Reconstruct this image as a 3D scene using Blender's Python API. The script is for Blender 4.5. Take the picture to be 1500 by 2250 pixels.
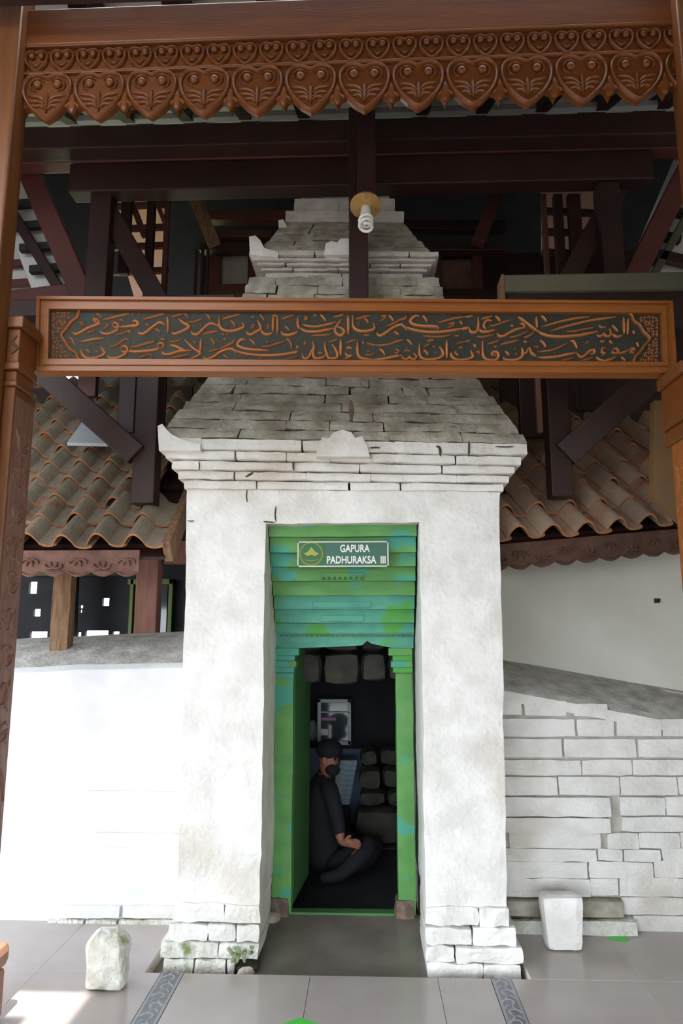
import bpy, bmesh, math, random
from mathutils import Vector, Matrix, noise
random.seed(7)
sc = bpy.context.scene
for o in list(bpy.data.objects): bpy.data.objects.remove(o)

# ------------------------------------------------------------------ camera, sky, sun, exposure
F = 1550.0; PITCH = math.atan(265 / F); YAW = 0.036; EYE = 1.6
cam_d = bpy.data.cameras.new('camera'); cam = bpy.data.objects.new('camera', cam_d)
sc.collection.objects.link(cam); sc.camera = cam
cam.location = (0, 0, EYE); cam.rotation_euler = (math.pi / 2 + PITCH, 0, YAW)
cam_d.sensor_fit = 'VERTICAL'; cam_d.sensor_height = 36; cam_d.lens = F * 36 / 2250; cam_d.clip_start = 0.05

w = bpy.data.worlds.new('sky'); sc.world = w; w.use_nodes = True
bg = w.node_tree.nodes['Background']; bg.inputs[0].default_value = (0.86, 0.93, 1.0, 1); bg.inputs[1].default_value = 3.4

sun_d = bpy.data.lights.new('sun', 'SUN'); sun_d.energy = 5.5; sun_d.angle = 0.012; sun_d.color = (1, 0.93, 0.84)
sun = bpy.data.objects.new('sun', sun_d); sc.collection.objects.link(sun)
SUN = Vector((0.02, -0.48, 1.0)).normalized()
sun.rotation_euler = SUN.to_track_quat('Z', 'Y').to_euler()

vs = sc.view_settings; vs.view_transform = 'Standard'; vs.look = 'None'; vs.gamma = 1; vs.use_curve_mapping = False
vs.exposure = 1.4

# ------------------------------------------------------------------ helpers: pixel <-> place
def ray(px, py):
    x = (px - 750) / F; u = -(py - 1125) / F
    fw = math.cos(PITCH) - u * math.sin(PITCH); up = math.sin(PITCH) + u * math.cos(PITCH)
    c, s = math.cos(YAW), math.sin(YAW)
    return Vector((x * c - fw * s, x * s + fw * c, up))
def at(px, py, Y):
    r = ray(px, py); t = Y / r.y
    return Vector((r.x * t, Y, EYE + r.z * t))
def atz(px, py, Z=0.0):
    r = ray(px, py); t = (Z - EYE) / r.z
    return Vector((r.x * t, r.y * t, Z))

# ------------------------------------------------------------------ helpers: materials
def srgb(r, g, b):
    f = lambda c: (c / 255 / 12.92) if c <= 10 else ((c / 255 + 0.055) / 1.055) ** 2.4
    return (f(r), f(g), f(b), 1)
def mat(name, c1, c2=None, scale=6, rough=0.7, bump=0.0, bscale=40, stretch=(1, 1, 1), world=False, spec=0.4,
        c3=None, s3=2.0, t3=(0.55, 0.7), rnd=0.0, detail=4, contrast=(0.35, 0.65), metallic=0):
    m = bpy.data.materials.new(name); m.use_nodes = True
    nt = m.node_tree; N = nt.nodes; L = nt.links; b = N['Principled BSDF']
    b.inputs['Roughness'].default_value = rough; b.inputs['Specular IOR Level'].default_value = spec
    b.inputs['Metallic'].default_value = metallic
    b.inputs['Base Color'].default_value = c1
    if world:
        g = N.new('ShaderNodeNewGeometry'); co = g.outputs['Position']
    else:
        g = N.new('ShaderNodeTexCoord'); co = g.outputs['Object']
        if rnd:
            oi = N.new('ShaderNodeObjectInfo'); mu = N.new('ShaderNodeMath'); mu.operation = 'MULTIPLY'; mu.inputs[1].default_value = 37
            L.new(oi.outputs['Random'], mu.inputs[0])
            ad = N.new('ShaderNodeVectorMath'); ad.operation = 'ADD'
            L.new(co, ad.inputs[0]); L.new(mu.outputs[0], ad.inputs[1]); co = ad.outputs[0]
    mp = N.new('ShaderNodeMapping'); mp.inputs['Scale'].default_value = stretch; L.new(co, mp.inputs[0]); co = mp.outputs[0]
    col = None
    if c2 is not None:
        nz = N.new('ShaderNodeTexNoise'); nz.inputs['Scale'].default_value = scale; nz.inputs['Detail'].default_value = detail
        L.new(co, nz.inputs['Vector'])
        cr = N.new('ShaderNodeValToRGB'); cr.color_ramp.elements[0].position = contrast[0]; cr.color_ramp.elements[1].position = contrast[1]
        cr.color_ramp.elements[0].color = c1; cr.color_ramp.elements[1].color = c2
        L.new(nz.outputs[0], cr.inputs[0]); col = cr.outputs[0]
        if c3 is not None:
            n3 = N.new('ShaderNodeTexNoise'); n3.inputs['Scale'].default_value = s3; n3.inputs['Detail'].default_value = 5
            L.new(co, n3.inputs['Vector'])
            r3 = N.new('ShaderNodeMapRange'); r3.inputs[1].default_value = t3[0]; r3.inputs[2].default_value = t3[1]
            L.new(n3.outputs[0], r3.inputs[0])
            mx = N.new('ShaderNodeMix'); mx.data_type = 'RGBA'; L.new(r3.outputs[0], mx.inputs[0])
            L.new(col, mx.inputs[6]); mx.inputs[7].default_value = c3; col = mx.outputs[2]
        if rnd:
            hs = N.new('ShaderNodeHueSaturation'); oi2 = N.new('ShaderNodeObjectInfo')
            mr = N.new('ShaderNodeMapRange'); mr.inputs[3].default_value = 1 - rnd; mr.inputs[4].default_value = 1 + rnd
            L.new(oi2.outputs['Random'], mr.inputs[0]); L.new(mr.outputs[0], hs.inputs['Value']); L.new(col, hs.inputs['Color']); col = hs.outputs[0]
        L.new(col, b.inputs['Base Color'])
    if bump:
        nb = N.new('ShaderNodeTexNoise'); nb.inputs['Scale'].default_value = bscale; nb.inputs['Detail'].default_value = 5
        L.new(co, nb.inputs['Vector'])
        bp = N.new('ShaderNodeBump'); bp.inputs['Strength'].default_value = bump; bp.inputs['Distance'].default_value = 0.02
        L.new(nb.outputs[0], bp.inputs['Height']); L.new(bp.outputs[0], b.inputs['Normal'])
    return m

M = {}
M['lime'] = mat('whitewash', srgb(210, 208, 202), srgb(228, 226, 221), 7, 0.85, 0.5, 36, world=True, c3=srgb(190, 178, 162), s3=1.8, t3=(0.54, 0.76))
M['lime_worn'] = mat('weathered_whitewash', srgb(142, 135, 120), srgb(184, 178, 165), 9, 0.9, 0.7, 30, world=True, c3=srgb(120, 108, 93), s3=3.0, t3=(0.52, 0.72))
M['lime_grey'] = mat('warm_grey_whitewash', srgb(178, 170, 163), srgb(198, 191, 184), 8, 0.9, 0.6, 30, world=True, c3=srgb(150, 140, 130), s3=3, t3=(0.56, 0.74))  # greyer, warmer whitewash used on the upper storeys
M['lime_moss'] = mat('mossy_whitewash', srgb(200, 198, 185), srgb(230, 229, 224), 14, 0.9, 0.9, 45, world=True, c3=srgb(128, 134, 88), s3=7, t3=(0.57, 0.68))
M['plaster_white'] = mat('bright_plaster', srgb(206, 206, 209), srgb(218, 218, 219), 5, 0.8, 0.25, 22, world=True, c3=srgb(214, 211, 204), s3=3, t3=(0.6, 0.75))
M['plaster_top'] = mat('cement_coping', srgb(150, 146, 139), srgb(186, 183, 176), 10, 0.9, 0.4, 40, world=True)
M['plaster_grey'] = mat('grey_plaster', srgb(194, 191, 180), srgb(206, 204, 194), 2.5, 0.8, 0.08, 15, world=True)
M['tile_floor'] = mat('polished_floor_tile', srgb(162, 152, 148), srgb(170, 161, 157), 3, 0.16, 0, spec=0.5, world=True)
M['pit'] = mat('polished_cement', srgb(104, 96, 90), srgb(120, 111, 104), 4, 0.14, 0.02, 30, world=True)
M['tile_edge'] = mat('tile_edge', srgb(225, 215, 205), None, rough=0.6)
M['border'] = mat('border_tile', srgb(92, 94, 100), srgb(108, 110, 116), 18, 0.2, 0, world=True)
M['border_scroll'] = mat('border_scroll', srgb(150, 151, 156), None, rough=0.2)
M['border_edge'] = mat('border_band', srgb(136, 138, 144), None, rough=0.2)
M['ground'] = mat('courtyard_paving', srgb(108, 106, 100), srgb(92, 92, 86), 3, 0.9, 0.1, 10, world=True)
M['grass'] = mat('grass', srgb(158, 164, 122), srgb(140, 148, 108), 2, 0.9, 0, world=True)
M['teak'] = mat('varnished_teak', srgb(106, 58, 24), srgb(122, 69, 30), 5, 0.38, 0.06, 30, stretch=(0.5, 6, 6), spec=0.45)
M['teak_v'] = mat('varnished_teak_upright', srgb(102, 60, 28), srgb(120, 73, 35), 5, 0.38, 0.06, 30, stretch=(6, 6, 0.5), spec=0.45)
M['teak_board'] = mat('oiled_or_sunlit_teak', srgb(134, 78, 35), srgb(150, 90, 42), 5, 0.4, 0.06, 30, stretch=(0.5, 6, 6))
M['teak_grey'] = mat('greyed_carved_teak', srgb(116, 78, 62), srgb(140, 100, 84), 8, 0.45, 0.25, 35, stretch=(4, 4, 0.8))
M['teak_let'] = mat('carved_lettering', srgb(178, 112, 62), srgb(164, 100, 54), 9, 0.45)
M['board_green'] = mat('dark_green_ground', srgb(50, 48, 38), srgb(42, 42, 34), 12, 0.7, 0.1, 60)
M['timber'] = mat('dark_stained_timber', srgb(44, 27, 25), srgb(54, 32, 28), 4, 0.5, 0.08, 30, stretch=(1, 1, 1), rnd=0.15)
M['timber_red'] = mat('red_brown_timber', srgb(76, 42, 37), srgb(88, 48, 42), 4, 0.5, 0.08, 30, rnd=0.1)
M['timber_grey'] = mat('grey_green_timber', srgb(96, 92, 74), srgb(86, 82, 66), 4, 0.8, 0.05, 30)
M['timber_old_or_lit'] = mat('old_bleached_or_lit_wood', srgb(142, 112, 84), srgb(112, 84, 62), 9, 0.9, 0.5, 30, stretch=(6, 6, 0.8))
M['timber_pink'] = mat('faded_red_wood', srgb(146, 104, 92), srgb(132, 92, 80), 6, 0.8, 0.15, 30, stretch=(5, 5, 0.8))
M['ceil'] = mat('white_ceiling_sheet', srgb(206, 204, 200), srgb(190, 188, 184), 2, 0.8, 0)
M['rtile'] = mat('weathered_clay_tile', srgb(134, 124, 108), srgb(154, 141, 122), 12, 0.85, 0.3, 60, rnd=0.16, c3=srgb(150, 98, 66), s3=6, t3=(0.58, 0.72))
M['rtile_r'] = mat('brown_clay_tile', srgb(150, 128, 110), srgb(164, 138, 118), 12, 0.8, 0.3, 60, rnd=0.14, c3=srgb(160, 102, 72), s3=6, t3=(0.58, 0.72))
M['rtile_edge'] = mat('fresh_clay_edge', srgb(172, 112, 72), srgb(150, 96, 62), 20, 0.85)
M['fascia'] = mat('carved_brown_fascia', srgb(126, 92, 80), srgb(108, 78, 68), 14, 0.8, 0.3, 50)
M['fascia_d'] = mat('dark_carved_fascia', srgb(92, 64, 52), srgb(78, 54, 44), 14, 0.8, 0.3, 50)
M['green'] = mat('green_paint', srgb(82, 138, 70), srgb(96, 152, 80), 6, 0.55, 0.15, 30, world=True, c3=srgb(66, 150, 128), s3=3.4, t3=(0.56, 0.60), stretch=(1, 1, 1.6))
M['turq'] = mat('turquoise_paint', srgb(66, 142, 122), srgb(82, 158, 134), 6, 0.55, 0.15, 30, world=True, c3=srgb(72, 150, 62), s3=3.0, t3=(0.54, 0.58), stretch=(1, 1, 1.6))
M['green_d'] = mat('green_door_paint', srgb(62, 106, 60), srgb(70, 116, 66), 4, 0.55, 0.05, 30, world=True)
M['bare'] = mat('bare_chipped_wood', srgb(128, 110, 98), srgb(92, 76, 66), 20, 0.9, 0.3, 40)
M['sign'] = mat('dark_green_enamel', srgb(44, 92, 74), None, rough=0.35)
M['sign_rim'] = mat('aluminium_rim', srgb(196, 194, 182), None, rough=0.4)
M['sign_text'] = mat('white_letter', srgb(222, 226, 214), None, rough=0.5)
M['gold'] = mat('olive_gold_print', srgb(112, 128, 48), None, rough=0.5)
M['gold_y'] = mat('yellow_print', srgb(156, 160, 52), None, rough=0.5)
M['emblem'] = mat('emblem_green', srgb(42, 98, 62), None, rough=0.5)
M['marker'] = mat('green_tape', srgb(74, 190, 70), None, rough=0.5)
M['shade'] = mat('woven_shade', srgb(176, 140, 86), srgb(150, 116, 68), 30, 0.7, 0.4, 80)
M['cfl'] = mat('white_glass_tube', srgb(238, 236, 230), None, rough=0.25)
M['plastic'] = mat('white_plastic', srgb(226, 222, 212), None, rough=0.4)
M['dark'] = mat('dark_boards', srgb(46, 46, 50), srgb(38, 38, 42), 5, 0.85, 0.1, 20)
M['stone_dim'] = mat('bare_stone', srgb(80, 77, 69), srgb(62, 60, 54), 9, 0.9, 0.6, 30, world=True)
M['blue'] = mat('blue_grey_cloth', srgb(120, 134, 156), srgb(104, 116, 138), 6, 0.9)
M['cloth'] = mat('pale_cloth', srgb(178, 196, 206), srgb(150, 168, 180), 14, 0.9)
M['sackcloth'] = mat('grey_sack', srgb(176, 180, 186), srgb(150, 154, 162), 10, 0.9)
M['frame_w'] = mat('pale_frame', srgb(190, 198, 200), None, rough=0.5)
M['glass_d'] = mat('dark_glass', srgb(70, 78, 80), None, rough=0.08, spec=0.6)
M['pink'] = mat('pink_print', srgb(200, 120, 170), None, rough=0.5)
M['skin'] = mat('skin', srgb(158, 104, 84), None, rough=0.6)
M['black'] = mat('black_cloth', srgb(34, 34, 40), srgb(28, 28, 32), 10, 0.9)
M['leaf'] = mat('dull_leaf', srgb(92, 108, 70), srgb(120, 130, 92), 12, 0.6)
M['winframe'] = mat('olive_window_paint', srgb(104, 118, 62), None, rough=0.6)
M['ochre'] = mat('ochre_board', srgb(118, 86, 50), srgb(108, 82, 56), 5, 0.6)
M['sheet'] = mat('grey_sheet', srgb(176, 180, 184), None, rough=0.6)
M['stone_base'] = mat('carved_base', srgb(150, 112, 90), srgb(126, 94, 78), 8, 0.6, 0.2, 30)
def translucent(name, c):
    m = bpy.data.materials.new(name); m.use_nodes = True; N = m.node_tree.nodes; N.clear()
    o = N.new('ShaderNodeOutputMaterial'); t = N.new('ShaderNodeBsdfTranslucent'); t.inputs[0].default_value = c
    d = N.new('ShaderNodeBsdfDiffuse'); d.inputs[0].default_value = c; x = N.new('ShaderNodeMixShader'); x.inputs[0].default_value = 0.4
    m.node_tree.links.new(t.outputs[0], x.inputs[1]); m.node_tree.links.new(d.outputs[0], x.inputs[2]); m.node_tree.links.new(x.outputs[0], o.inputs[0])
    return m
M['ceil_main'] = translucent('white_roof_sheet', srgb(206, 204, 200)); M['ceil_main'].node_tree.nodes['Mix Shader'].inputs[0].default_value = 0.975
M['backlit'] = translucent('translucent_stand_in', srgb(244, 218, 204)); M['backlit'].node_tree.nodes['Mix Shader'].inputs[0].default_value = 0.25  # pale pink sheet passing light, a stand-in for sunlit plaster

# ------------------------------------------------------------------ helpers: objects
C = sc.collection
WPOS = {}
def tag(o, label=None, cat=None, group=None, kind=None):
    if label: o['label'] = label
    if cat: o['category'] = cat
    if group: o['group'] = group
    if kind: o['kind'] = kind
    return o
def thing(name, loc, label, cat, group=None):
    o = bpy.data.objects.new(name, None); o.empty_display_size = 0.1
    C.objects.link(o); o.location = loc; WPOS[o.name] = Vector(loc)
    return tag(o, label, cat, group)
def link(name, me, origin, parent=None):
    o = bpy.data.objects.new(name, me); C.objects.link(o)
    WPOS[o.name] = Vector(origin)
    if parent is not None:
        o.parent = parent; o.location = Vector(origin) - WPOS[parent.name]
    else:
        o.location = origin
    return o
def mesh(name, vs, fs, m, parent=None, smooth=False, fm=None):
    vs = [Vector(v) for v in vs]
    lo = Vector([min(v[i] for v in vs) for i in range(3)]); hi = Vector([max(v[i] for v in vs) for i in range(3)])
    c = (lo + hi) / 2
    if parent is None: c.z = lo.z
    me = bpy.data.meshes.new(name); me.from_pydata([v - c for v in vs], [], fs)
    bm = bmesh.new(); bm.from_mesh(me); bmesh.ops.recalc_face_normals(bm, faces=bm.faces); bm.to_mesh(me); bm.free()
    for mm in (m if isinstance(m, (list, tuple)) else [m]): me.materials.append(M[mm])
    if fm: me.polygons.foreach_set('material_index', fm)
    if smooth:
        me.polygons.foreach_set('use_smooth', [True] * len(me.polygons)); me.set_sharp_from_angle(angle=math.radians(38))
    me.update()
    return link(name, me, c, parent)
class MB:
    def __init__(s): s.v = []; s.f = []; s.m = []
    def add(s, vs, fs, mi=0):
        n = len(s.v); s.v += [Vector(v) for v in vs]; s.f += [tuple(i + n for i in f) for f in fs]; s.m += [mi] * len(fs); return s
    def build(s, name, m, parent=None, smooth=False): return mesh(name, s.v, s.f, m, parent, smooth, s.m)
def boxv(x0, x1, y0, y1, z0, z1, bev=0.0):
    if bev <= 0:
        return ([(x0, y0, z0), (x1, y0, z0), (x1, y1, z0), (x0, y1, z0), (x0, y0, z1), (x1, y0, z1), (x1, y1, z1), (x0, y1, z1)],
                [(0, 3, 2, 1), (4, 5, 6, 7), (0, 1, 5, 4), (1, 2, 6, 5), (2, 3, 7, 6), (3, 0, 4, 7)])
    bm = bmesh.new(); bmesh.ops.create_cube(bm, size=1)
    for v in bm.verts:
        v.co = Vector(((x0 + x1) / 2 + v.co.x * (x1 - x0), (y0 + y1) / 2 + v.co.y * (y1 - y0), (z0 + z1) / 2 + v.co.z * (z1 - z0)))
    bmesh.ops.bevel(bm, geom=bm.edges[:], offset=bev, segments=2, affect='EDGES', profile=0.5)
    bm.verts.index_update()
    r = ([v.co.copy() for v in bm.verts], [tuple(v.index for v in f.verts) for f in bm.faces]); bm.free(); return r
def box(name, x0, x1, y0, y1, z0, z1, m, parent=None, bev=0.0):
    return mesh(name, *boxv(min(x0, x1), max(x0, x1), min(y0, y1), max(y0, y1), min(z0, z1), max(z0, z1), bev), m, parent)
def barv(p0, p1, wd, ht, side=Vector((0, 1, 0)), bev=0.006):
    p0, p1 = Vector(p0), Vector(p1); d = (p1 - p0); L = d.length; d.normalize()
    if abs(d.dot(side)) > 0.95: side = Vector((1, 0, 0))
    s = (side - d * side.dot(d)).normalized(); t = d.cross(s)
    vs, fs = boxv(0, L, -wd / 2, wd / 2, -ht / 2, ht / 2, bev)
    return [p0 + d * v[0] + s * v[1] + t * v[2] for v in vs], fs
def bar(name, p0, p1, wd, ht, m, parent=None, side=Vector((0, 1, 0)), bev=0.006):
    return mesh(name, *barv(p0, p1, wd, ht, side, bev), m, parent)
def prismv(poly, y0, y1):
    n = len(poly)
    vs = [(x, y0, z) for x, z in poly] + [(x, y1, z) for x, z in poly]
    fs = [tuple(range(n)), tuple(range(2 * n - 1, n - 1, -1))] + [(i, i + n, (i + 1) % n + n, (i + 1) % n) for i in range(n)]
    return vs, fs
def prism(name, poly, y0, y1, m, parent=None): return mesh(name, *prismv(poly, y0, y1), m, parent)
def roughv(x0, x1, y0, y1, z0, z1, nx, ny, nz, amp=0.006, rnd=0.008, freq=9.0, seed=0, fn=None):
    """box surface lattice, rounded at its edges and shifted by noise"""
    idx = {}; vs = []; fs = []
    off = Vector((seed * 3.17 % 50, seed * 1.71 % 50, seed * 2.33 % 50))
    rnd = min(rnd, (x1 - x0) * 0.4, (y1 - y0) * 0.4, (z1 - z0) * 0.4)
    def V(i, j, k):
        if (i, j, k) in idx: return idx[i, j, k]
        p = Vector((x0 + (x1 - x0) * i / nx, y0 + (y1 - y0) * j / ny, z0 + (z1 - z0) * k / nz))
        ex = (i in (0, nx)); ey = (j in (0, ny)); ez = (k in (0, nz))
        if ex + ey + ez >= 2:
            q = rnd * (0.5 if ex + ey + ez == 2 else 0.75)
            if ex: p.x += q if i == 0 else -q
            if ey: p.y += q if j == 0 else -q
            if ez: p.z += q if k == 0 else -q
        p += noise.noise_vector(p * freq + off) * amp
        if fn: p = fn(p)
        idx[i, j, k] = len(vs); vs.append(p); return idx[i, j, k]
    for i in range(nx):
        for j in range(ny):
            for k, fl in ((0, 1), (nz, 0)):
                q = [V(i, j, k), V(i + 1, j, k), V(i + 1, j + 1, k), V(i, j + 1, k)]; fs.append(tuple(q[::-1] if fl else q))
    for i in range(nx):
        for k in range(nz):
            for j, fl in ((0, 0), (ny, 1)):
                q = [V(i, j, k), V(i + 1, j, k), V(i + 1, j, k + 1), V(i, j, k + 1)]; fs.append(tuple(q[::-1] if fl else q))
    for j in range(ny):
        for k in range(nz):
            for i, fl in ((0, 1), (nx, 0)):
                q = [V(i, j, k), V(i, j + 1, k), V(i, j + 1, k + 1), V(i, j, k + 1)]; fs.append(tuple(q[::-1] if fl else q))
    return vs, fs
SEED = [1]
def rough(name, x0, x1, y0, y1, z0, z1, m, parent=None, n=None, amp=0.005, rnd=0.008, freq=9.0, fn=None, smooth=False):
    SEED[0] += 1
    if n is None: n = (max(1, min(4, round((x1 - x0) / 0.09))), 1, 1)
    return mesh(name, *roughv(x0, x1, y0, y1, z0, z1, *n, amp, rnd, freq, SEED[0], fn), m, parent, smooth)
def catmull(pts, k=5, closed=False):
    pts = [Vector(p) for p in pts]; n = len(pts); out = []
    if n == 2: return [pts[0].lerp(pts[1], i / k) for i in range(k + 1)]
    rng = range(n if closed else n - 1)
    for i in rng:
        p0 = pts[(i - 1) % n] if closed or i > 0 else pts[0] * 2 - pts[1]
        p1 = pts[i]; p2 = pts[(i + 1) % n]
        p3 = pts[(i + 2) % n] if closed or i + 2 < n else pts[-1] * 2 - pts[-2]
        for s in range(k):
            t = s / k
            out.append(0.5 * ((2 * p1) + (p2 - p0) * t + (2 * p0 - 5 * p1 + 4 * p2 - p3) * t * t + (3 * p1 - p0 - 3 * p2 + p3) * t ** 3))
    if not closed: out.append(pts[-1])
    return out
def ribbonv(pts, wd, h, nrm, taper=True, closed=False):
    """raised half-round ribbon lying on a plane with normal nrm"""
    vs = []; fs = []; n = len(pts); nrm = Vector(nrm)
    for i, p in enumerate(pts):
        a = pts[(i - 1) % n] if (closed or i > 0) else p; b = pts[(i + 1) % n] if (closed or i < n - 1) else p
        d = (b - a)
        d = d.normalized() if d.length > 1e-9 else Vector((1, 0, 0))
        s = nrm.cross(d).normalized(); t = i / max(1, n - 1)
        f = 1.0 if (closed or not taper) else min(1, 0.35 + 3.2 * min(t, 1 - t))
        for q, hh in ((-0.5, -0.15), (-0.3, 0.75), (0, 1), (0.3, 0.75), (0.5, -0.15)):
            vs.append(p + s * (q * wd * f) + nrm * (h * hh * (0.5 + 0.5 * f)))
    m = n if closed else n - 1
    for i in range(m):
        for j in range(4):
            a = i * 5 + j; b = ((i + 1) % n) * 5 + j; fs.append((a, a + 1, b + 1, b))
    if not closed:
        fs.append((0, 1, 2, 3, 4)); fs.append(tuple(range(n * 5 - 1, n * 5 - 6, -1)))
    return vs, fs
def tubev(pts, rs, k=8, closed=False):
    vs = []; fs = []; n = len(pts)
    if not isinstance(rs, (list, tuple)): rs = [rs] * n
    ref = None
    for i, p in enumerate(pts):
        a = pts[(i - 1) % n] if (closed or i > 0) else p; b = pts[(i + 1) % n] if (closed or i < n - 1) else p
        d = (b - a).normalized()
        if ref is None: ref = d.orthogonal().normalized()
        ref = (ref - d * ref.dot(d)).normalized(); t = d.cross(ref)
        for j in range(k):
            a_ = 2 * math.pi * j / k; vs.append(p + (ref * math.cos(a_) + t * math.sin(a_)) * rs[i])
    for i in range(n if closed else n - 1):
        for j in range(k):
            fs.append((i * k + j, i * k + (j + 1) % k, ((i + 1) % n) * k + (j + 1) % k, ((i + 1) % n) * k + j))
    if not closed: fs += [tuple(range(k - 1, -1, -1)), tuple(range((n - 1) * k, n * k))]
    return vs, fs
def lathev(prof, c, k=20, axis=Vector((0, 0, 1))):
    axis = axis.normalized(); u = axis.orthogonal().normalized(); v = axis.cross(u); c = Vector(c); vs = []; fs = []
    for r, h in prof:
        for j in range(k):
            a = 2 * math.pi * j / k; vs.append(c + axis * h + (u * math.cos(a) + v * math.sin(a)) * r)
    for i in range(len(prof) - 1):
        for j in range(k): fs.append((i * k + j, i * k + (j + 1) % k, (i + 1) * k + (j + 1) % k, (i + 1) * k + j))
    fs += [tuple(range(k - 1, -1, -1)), tuple(range((len(prof) - 1) * k, len(prof) * k))]
    return vs, fs
def ballv(c, r, k=8, sc_=(1, 1, 1)):
    vs = []; fs = []; c = Vector(c)
    for i in range(1, k):
        th = math.pi * i / k
        for j in range(2 * k):
            ph = math.pi * j / k
            vs.append(c + Vector((math.sin(th) * math.cos(ph) * sc_[0], math.sin(th) * math.sin(ph) * sc_[1], math.cos(th) * sc_[2])) * r)
    n = 2 * k
    for i in range(k - 2):
        for j in range(n): fs.append((i * n + j, (i + 1) * n + j, (i + 1) * n + (j + 1) % n, i * n + (j + 1) % n))
    vs += [c + Vector((0, 0, r * sc_[2])), c - Vector((0, 0, r * sc_[2]))]; t = len(vs) - 2
    for j in range(n): fs.append((t, j, (j + 1) % n)); fs.append((t + 1, (k - 2) * n + (j + 1) % n, (k - 2) * n + j))
    return vs, fs
def copies(o, origin, parent, rot=None, scale=None):
    c = o.copy(); C.objects.link(c); c.parent = parent
    c.location = Vector(origin) - (WPOS[parent.name] if parent else Vector()); WPOS[c.name] = Vector(origin)
    if rot is not None: c.rotation_euler = rot
    if scale is not None: c.scale = scale
    return c

# ------------------------------------------------------------------ ground and floor
g = box('ground', -40, 40, -40, 60, -0.5, -0.16, 'ground'); tag(g, kind='structure')
gr = mesh('field', *boxv(-30, 30, 13, 58, -0.16, -0.10), 'grass'); tag(gr, kind='structure')
fl = box('floor', -4.5, 4.5, -3.5, 7.2, -0.2, -0.06, 'pit'); tag(fl, kind='structure')
slab = box('floor_slab', -4.5, 4.5, -3.5, 2.447, -0.06, 0.0, 'tile_floor', fl)
PX0, PX1, PY = -1.07, 0.755, 3.655          # the sunken bay round the gate
G = 0.0015
def ftile(x0, x1, y0, y1):
    vs, fs = boxv(x0 + G, x1 - G, y0 + G, y1 - G, -0.06, 0.0)
    mesh('floor_tile', vs, fs, ['tile_floor', 'tile_edge'], fl, fm=[0, 0, 1, 1, 1, 1])
    # faces: bottom, top, front, right, back, left
cols_f = [(-4.5, -3.39), (-3.39, -2.79), (-2.79, -2.19), (-2.19, -1.59), (-1.59, -0.992), (-0.882, -0.28), (-0.28, 0.32), (0.32, 0.568), (0.664, 1.27), (1.27, 1.87), (1.87, 2.47), (2.47, 3.07), (3.07, 4.5)]
for y0, y1 in ((2.45, 3.05), (3.05, PY)):
    for x0, x1 in cols_f: ftile(x0, x1, y0, y1)
for x0, x1 in [(-4.5, -2.79), (-2.79, -2.19), (-2.19, -1.59), (-1.59, PX0), (PX1, 1.27), (1.27, 1.87), (1.87, 2.47), (2.47, 4.5)]: ftile(x0, x1, PY, 4.24)
def border(x0, x1, y0, y1):
    b = box('border_tile', x0 + G, x1 - G, y0 + G, y1 - G, -0.06, 0.0, 'border', fl)
    for xa in (x0 + 0.003, x1 - 0.015): box('border_band', xa, xa + 0.012, y0 + G, y1 - G, 0.0, 0.0006, 'border_edge', b)
    mb = MB(); xc = (x0 + x1) / 2; k = 0; y = y0 + 0.05
    while y < y1 - 0.03:
        s = 1 if k % 2 == 0 else -1
        pts = [Vector((xc + s * r * math.cos(a), y + r * math.sin(a), 0.0)) for a, r in [(t * 0.55 - 1.2, 0.010 + 0.0032 * t) for t in range(9)]]
        pts += [Vector((xc - s * 0.004, y + 0.05, 0)), Vector((xc - s * 0.02, y + 0.075, 0))]
        mb.add(*ribbonv(catmull(pts, 3), 0.009, 0.0008, (0, 0, 1)))
        mb.add(*ribbonv(catmull([(xc + s * 0.03, y + 0.03, 0), (xc + s * 0.022, y + 0.055, 0), (xc + s * 0.006, y + 0.06, 0)], 3), 0.007, 0.0008, (0, 0, 1)))
        y += 0.085; k += 1
    mb.build('scroll_print', 'border_scroll', b)
for x0, x1 in ((-0.992, -0.882), (0.568, 0.664)):
    for y0, y1 in ((2.45, 3.05), (3.05, PY)): border(x0, x1, y0, y1)

# ------------------------------------------------------------------ low wall, left of the gate
def quadwall(name, a0, a1, yf, yb, zf0, zf1, zb0, zb1, m, nx=14, amp=0.006):
    """front face yf, sloped top up to yb"""
    mb = MB(); n = nx
    prof = []
    for i in range(n + 1):
        t = i / n; x = a0 + (a1 - a0) * t; zf = zf0 + (zf1 - zf0) * t; zb = zb0 + (zb1 - zb0) * t
        col = [(yf, -0.06), (yf, 0.25), (yf, 0.5), (yf, 0.75), (yf, 1.0), (yf, zf - 0.03), (yf + 0.03, zf), (yf + (yb - yf) * .5, (zf + zb) / 2 + 0.02), (yb, zb), (yb, -0.06)]
        prof.append([Vector((x, y, z)) + noise.noise_vector(Vector((x, y, z)) * 2.2) * amp * 2 + noise.noise_vector(Vector((x, y, z)) * 9) * amp for y, z in col])
    k = len(prof[0]); vs = [p for c in prof for p in c]; fs = []; fm = []
    for i in range(n):
        for j in range(k - 1):
            fs.append((i * k + j, (i + 1) * k + j, (i + 1) * k + j + 1, i * k + j + 1)); fm.append(1 if j in (6, 7) else 0)
    fs += [tuple(range(k)), tuple(range(n * k + k - 1, n * k - 1, -1))]; fm += [0, 0]
    return mesh(name, vs, fs, m, None, True, fm)
wl = quadwall('wall_left', -3.6, -1.0, 4.25, 4.85, 1.36, 1.43, 1.50, 1.62, ['plaster_white', 'plaster_top']); tag(wl, kind='structure')
def wslab(px0, py0, px1, py1, proud, parent, Y, m, name='ledge', amp=0.004, n=None):
    a = at(px0, py1, Y); b = at(px1, py0, Y)
    return rough(name, a.x, b.x, Y - proud, Y + 0.06, a.z, b.z, m, parent, n or (max(1, min(6, round((b.x - a.x) / 0.09))), 1, 1), amp, 0.007)
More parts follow.
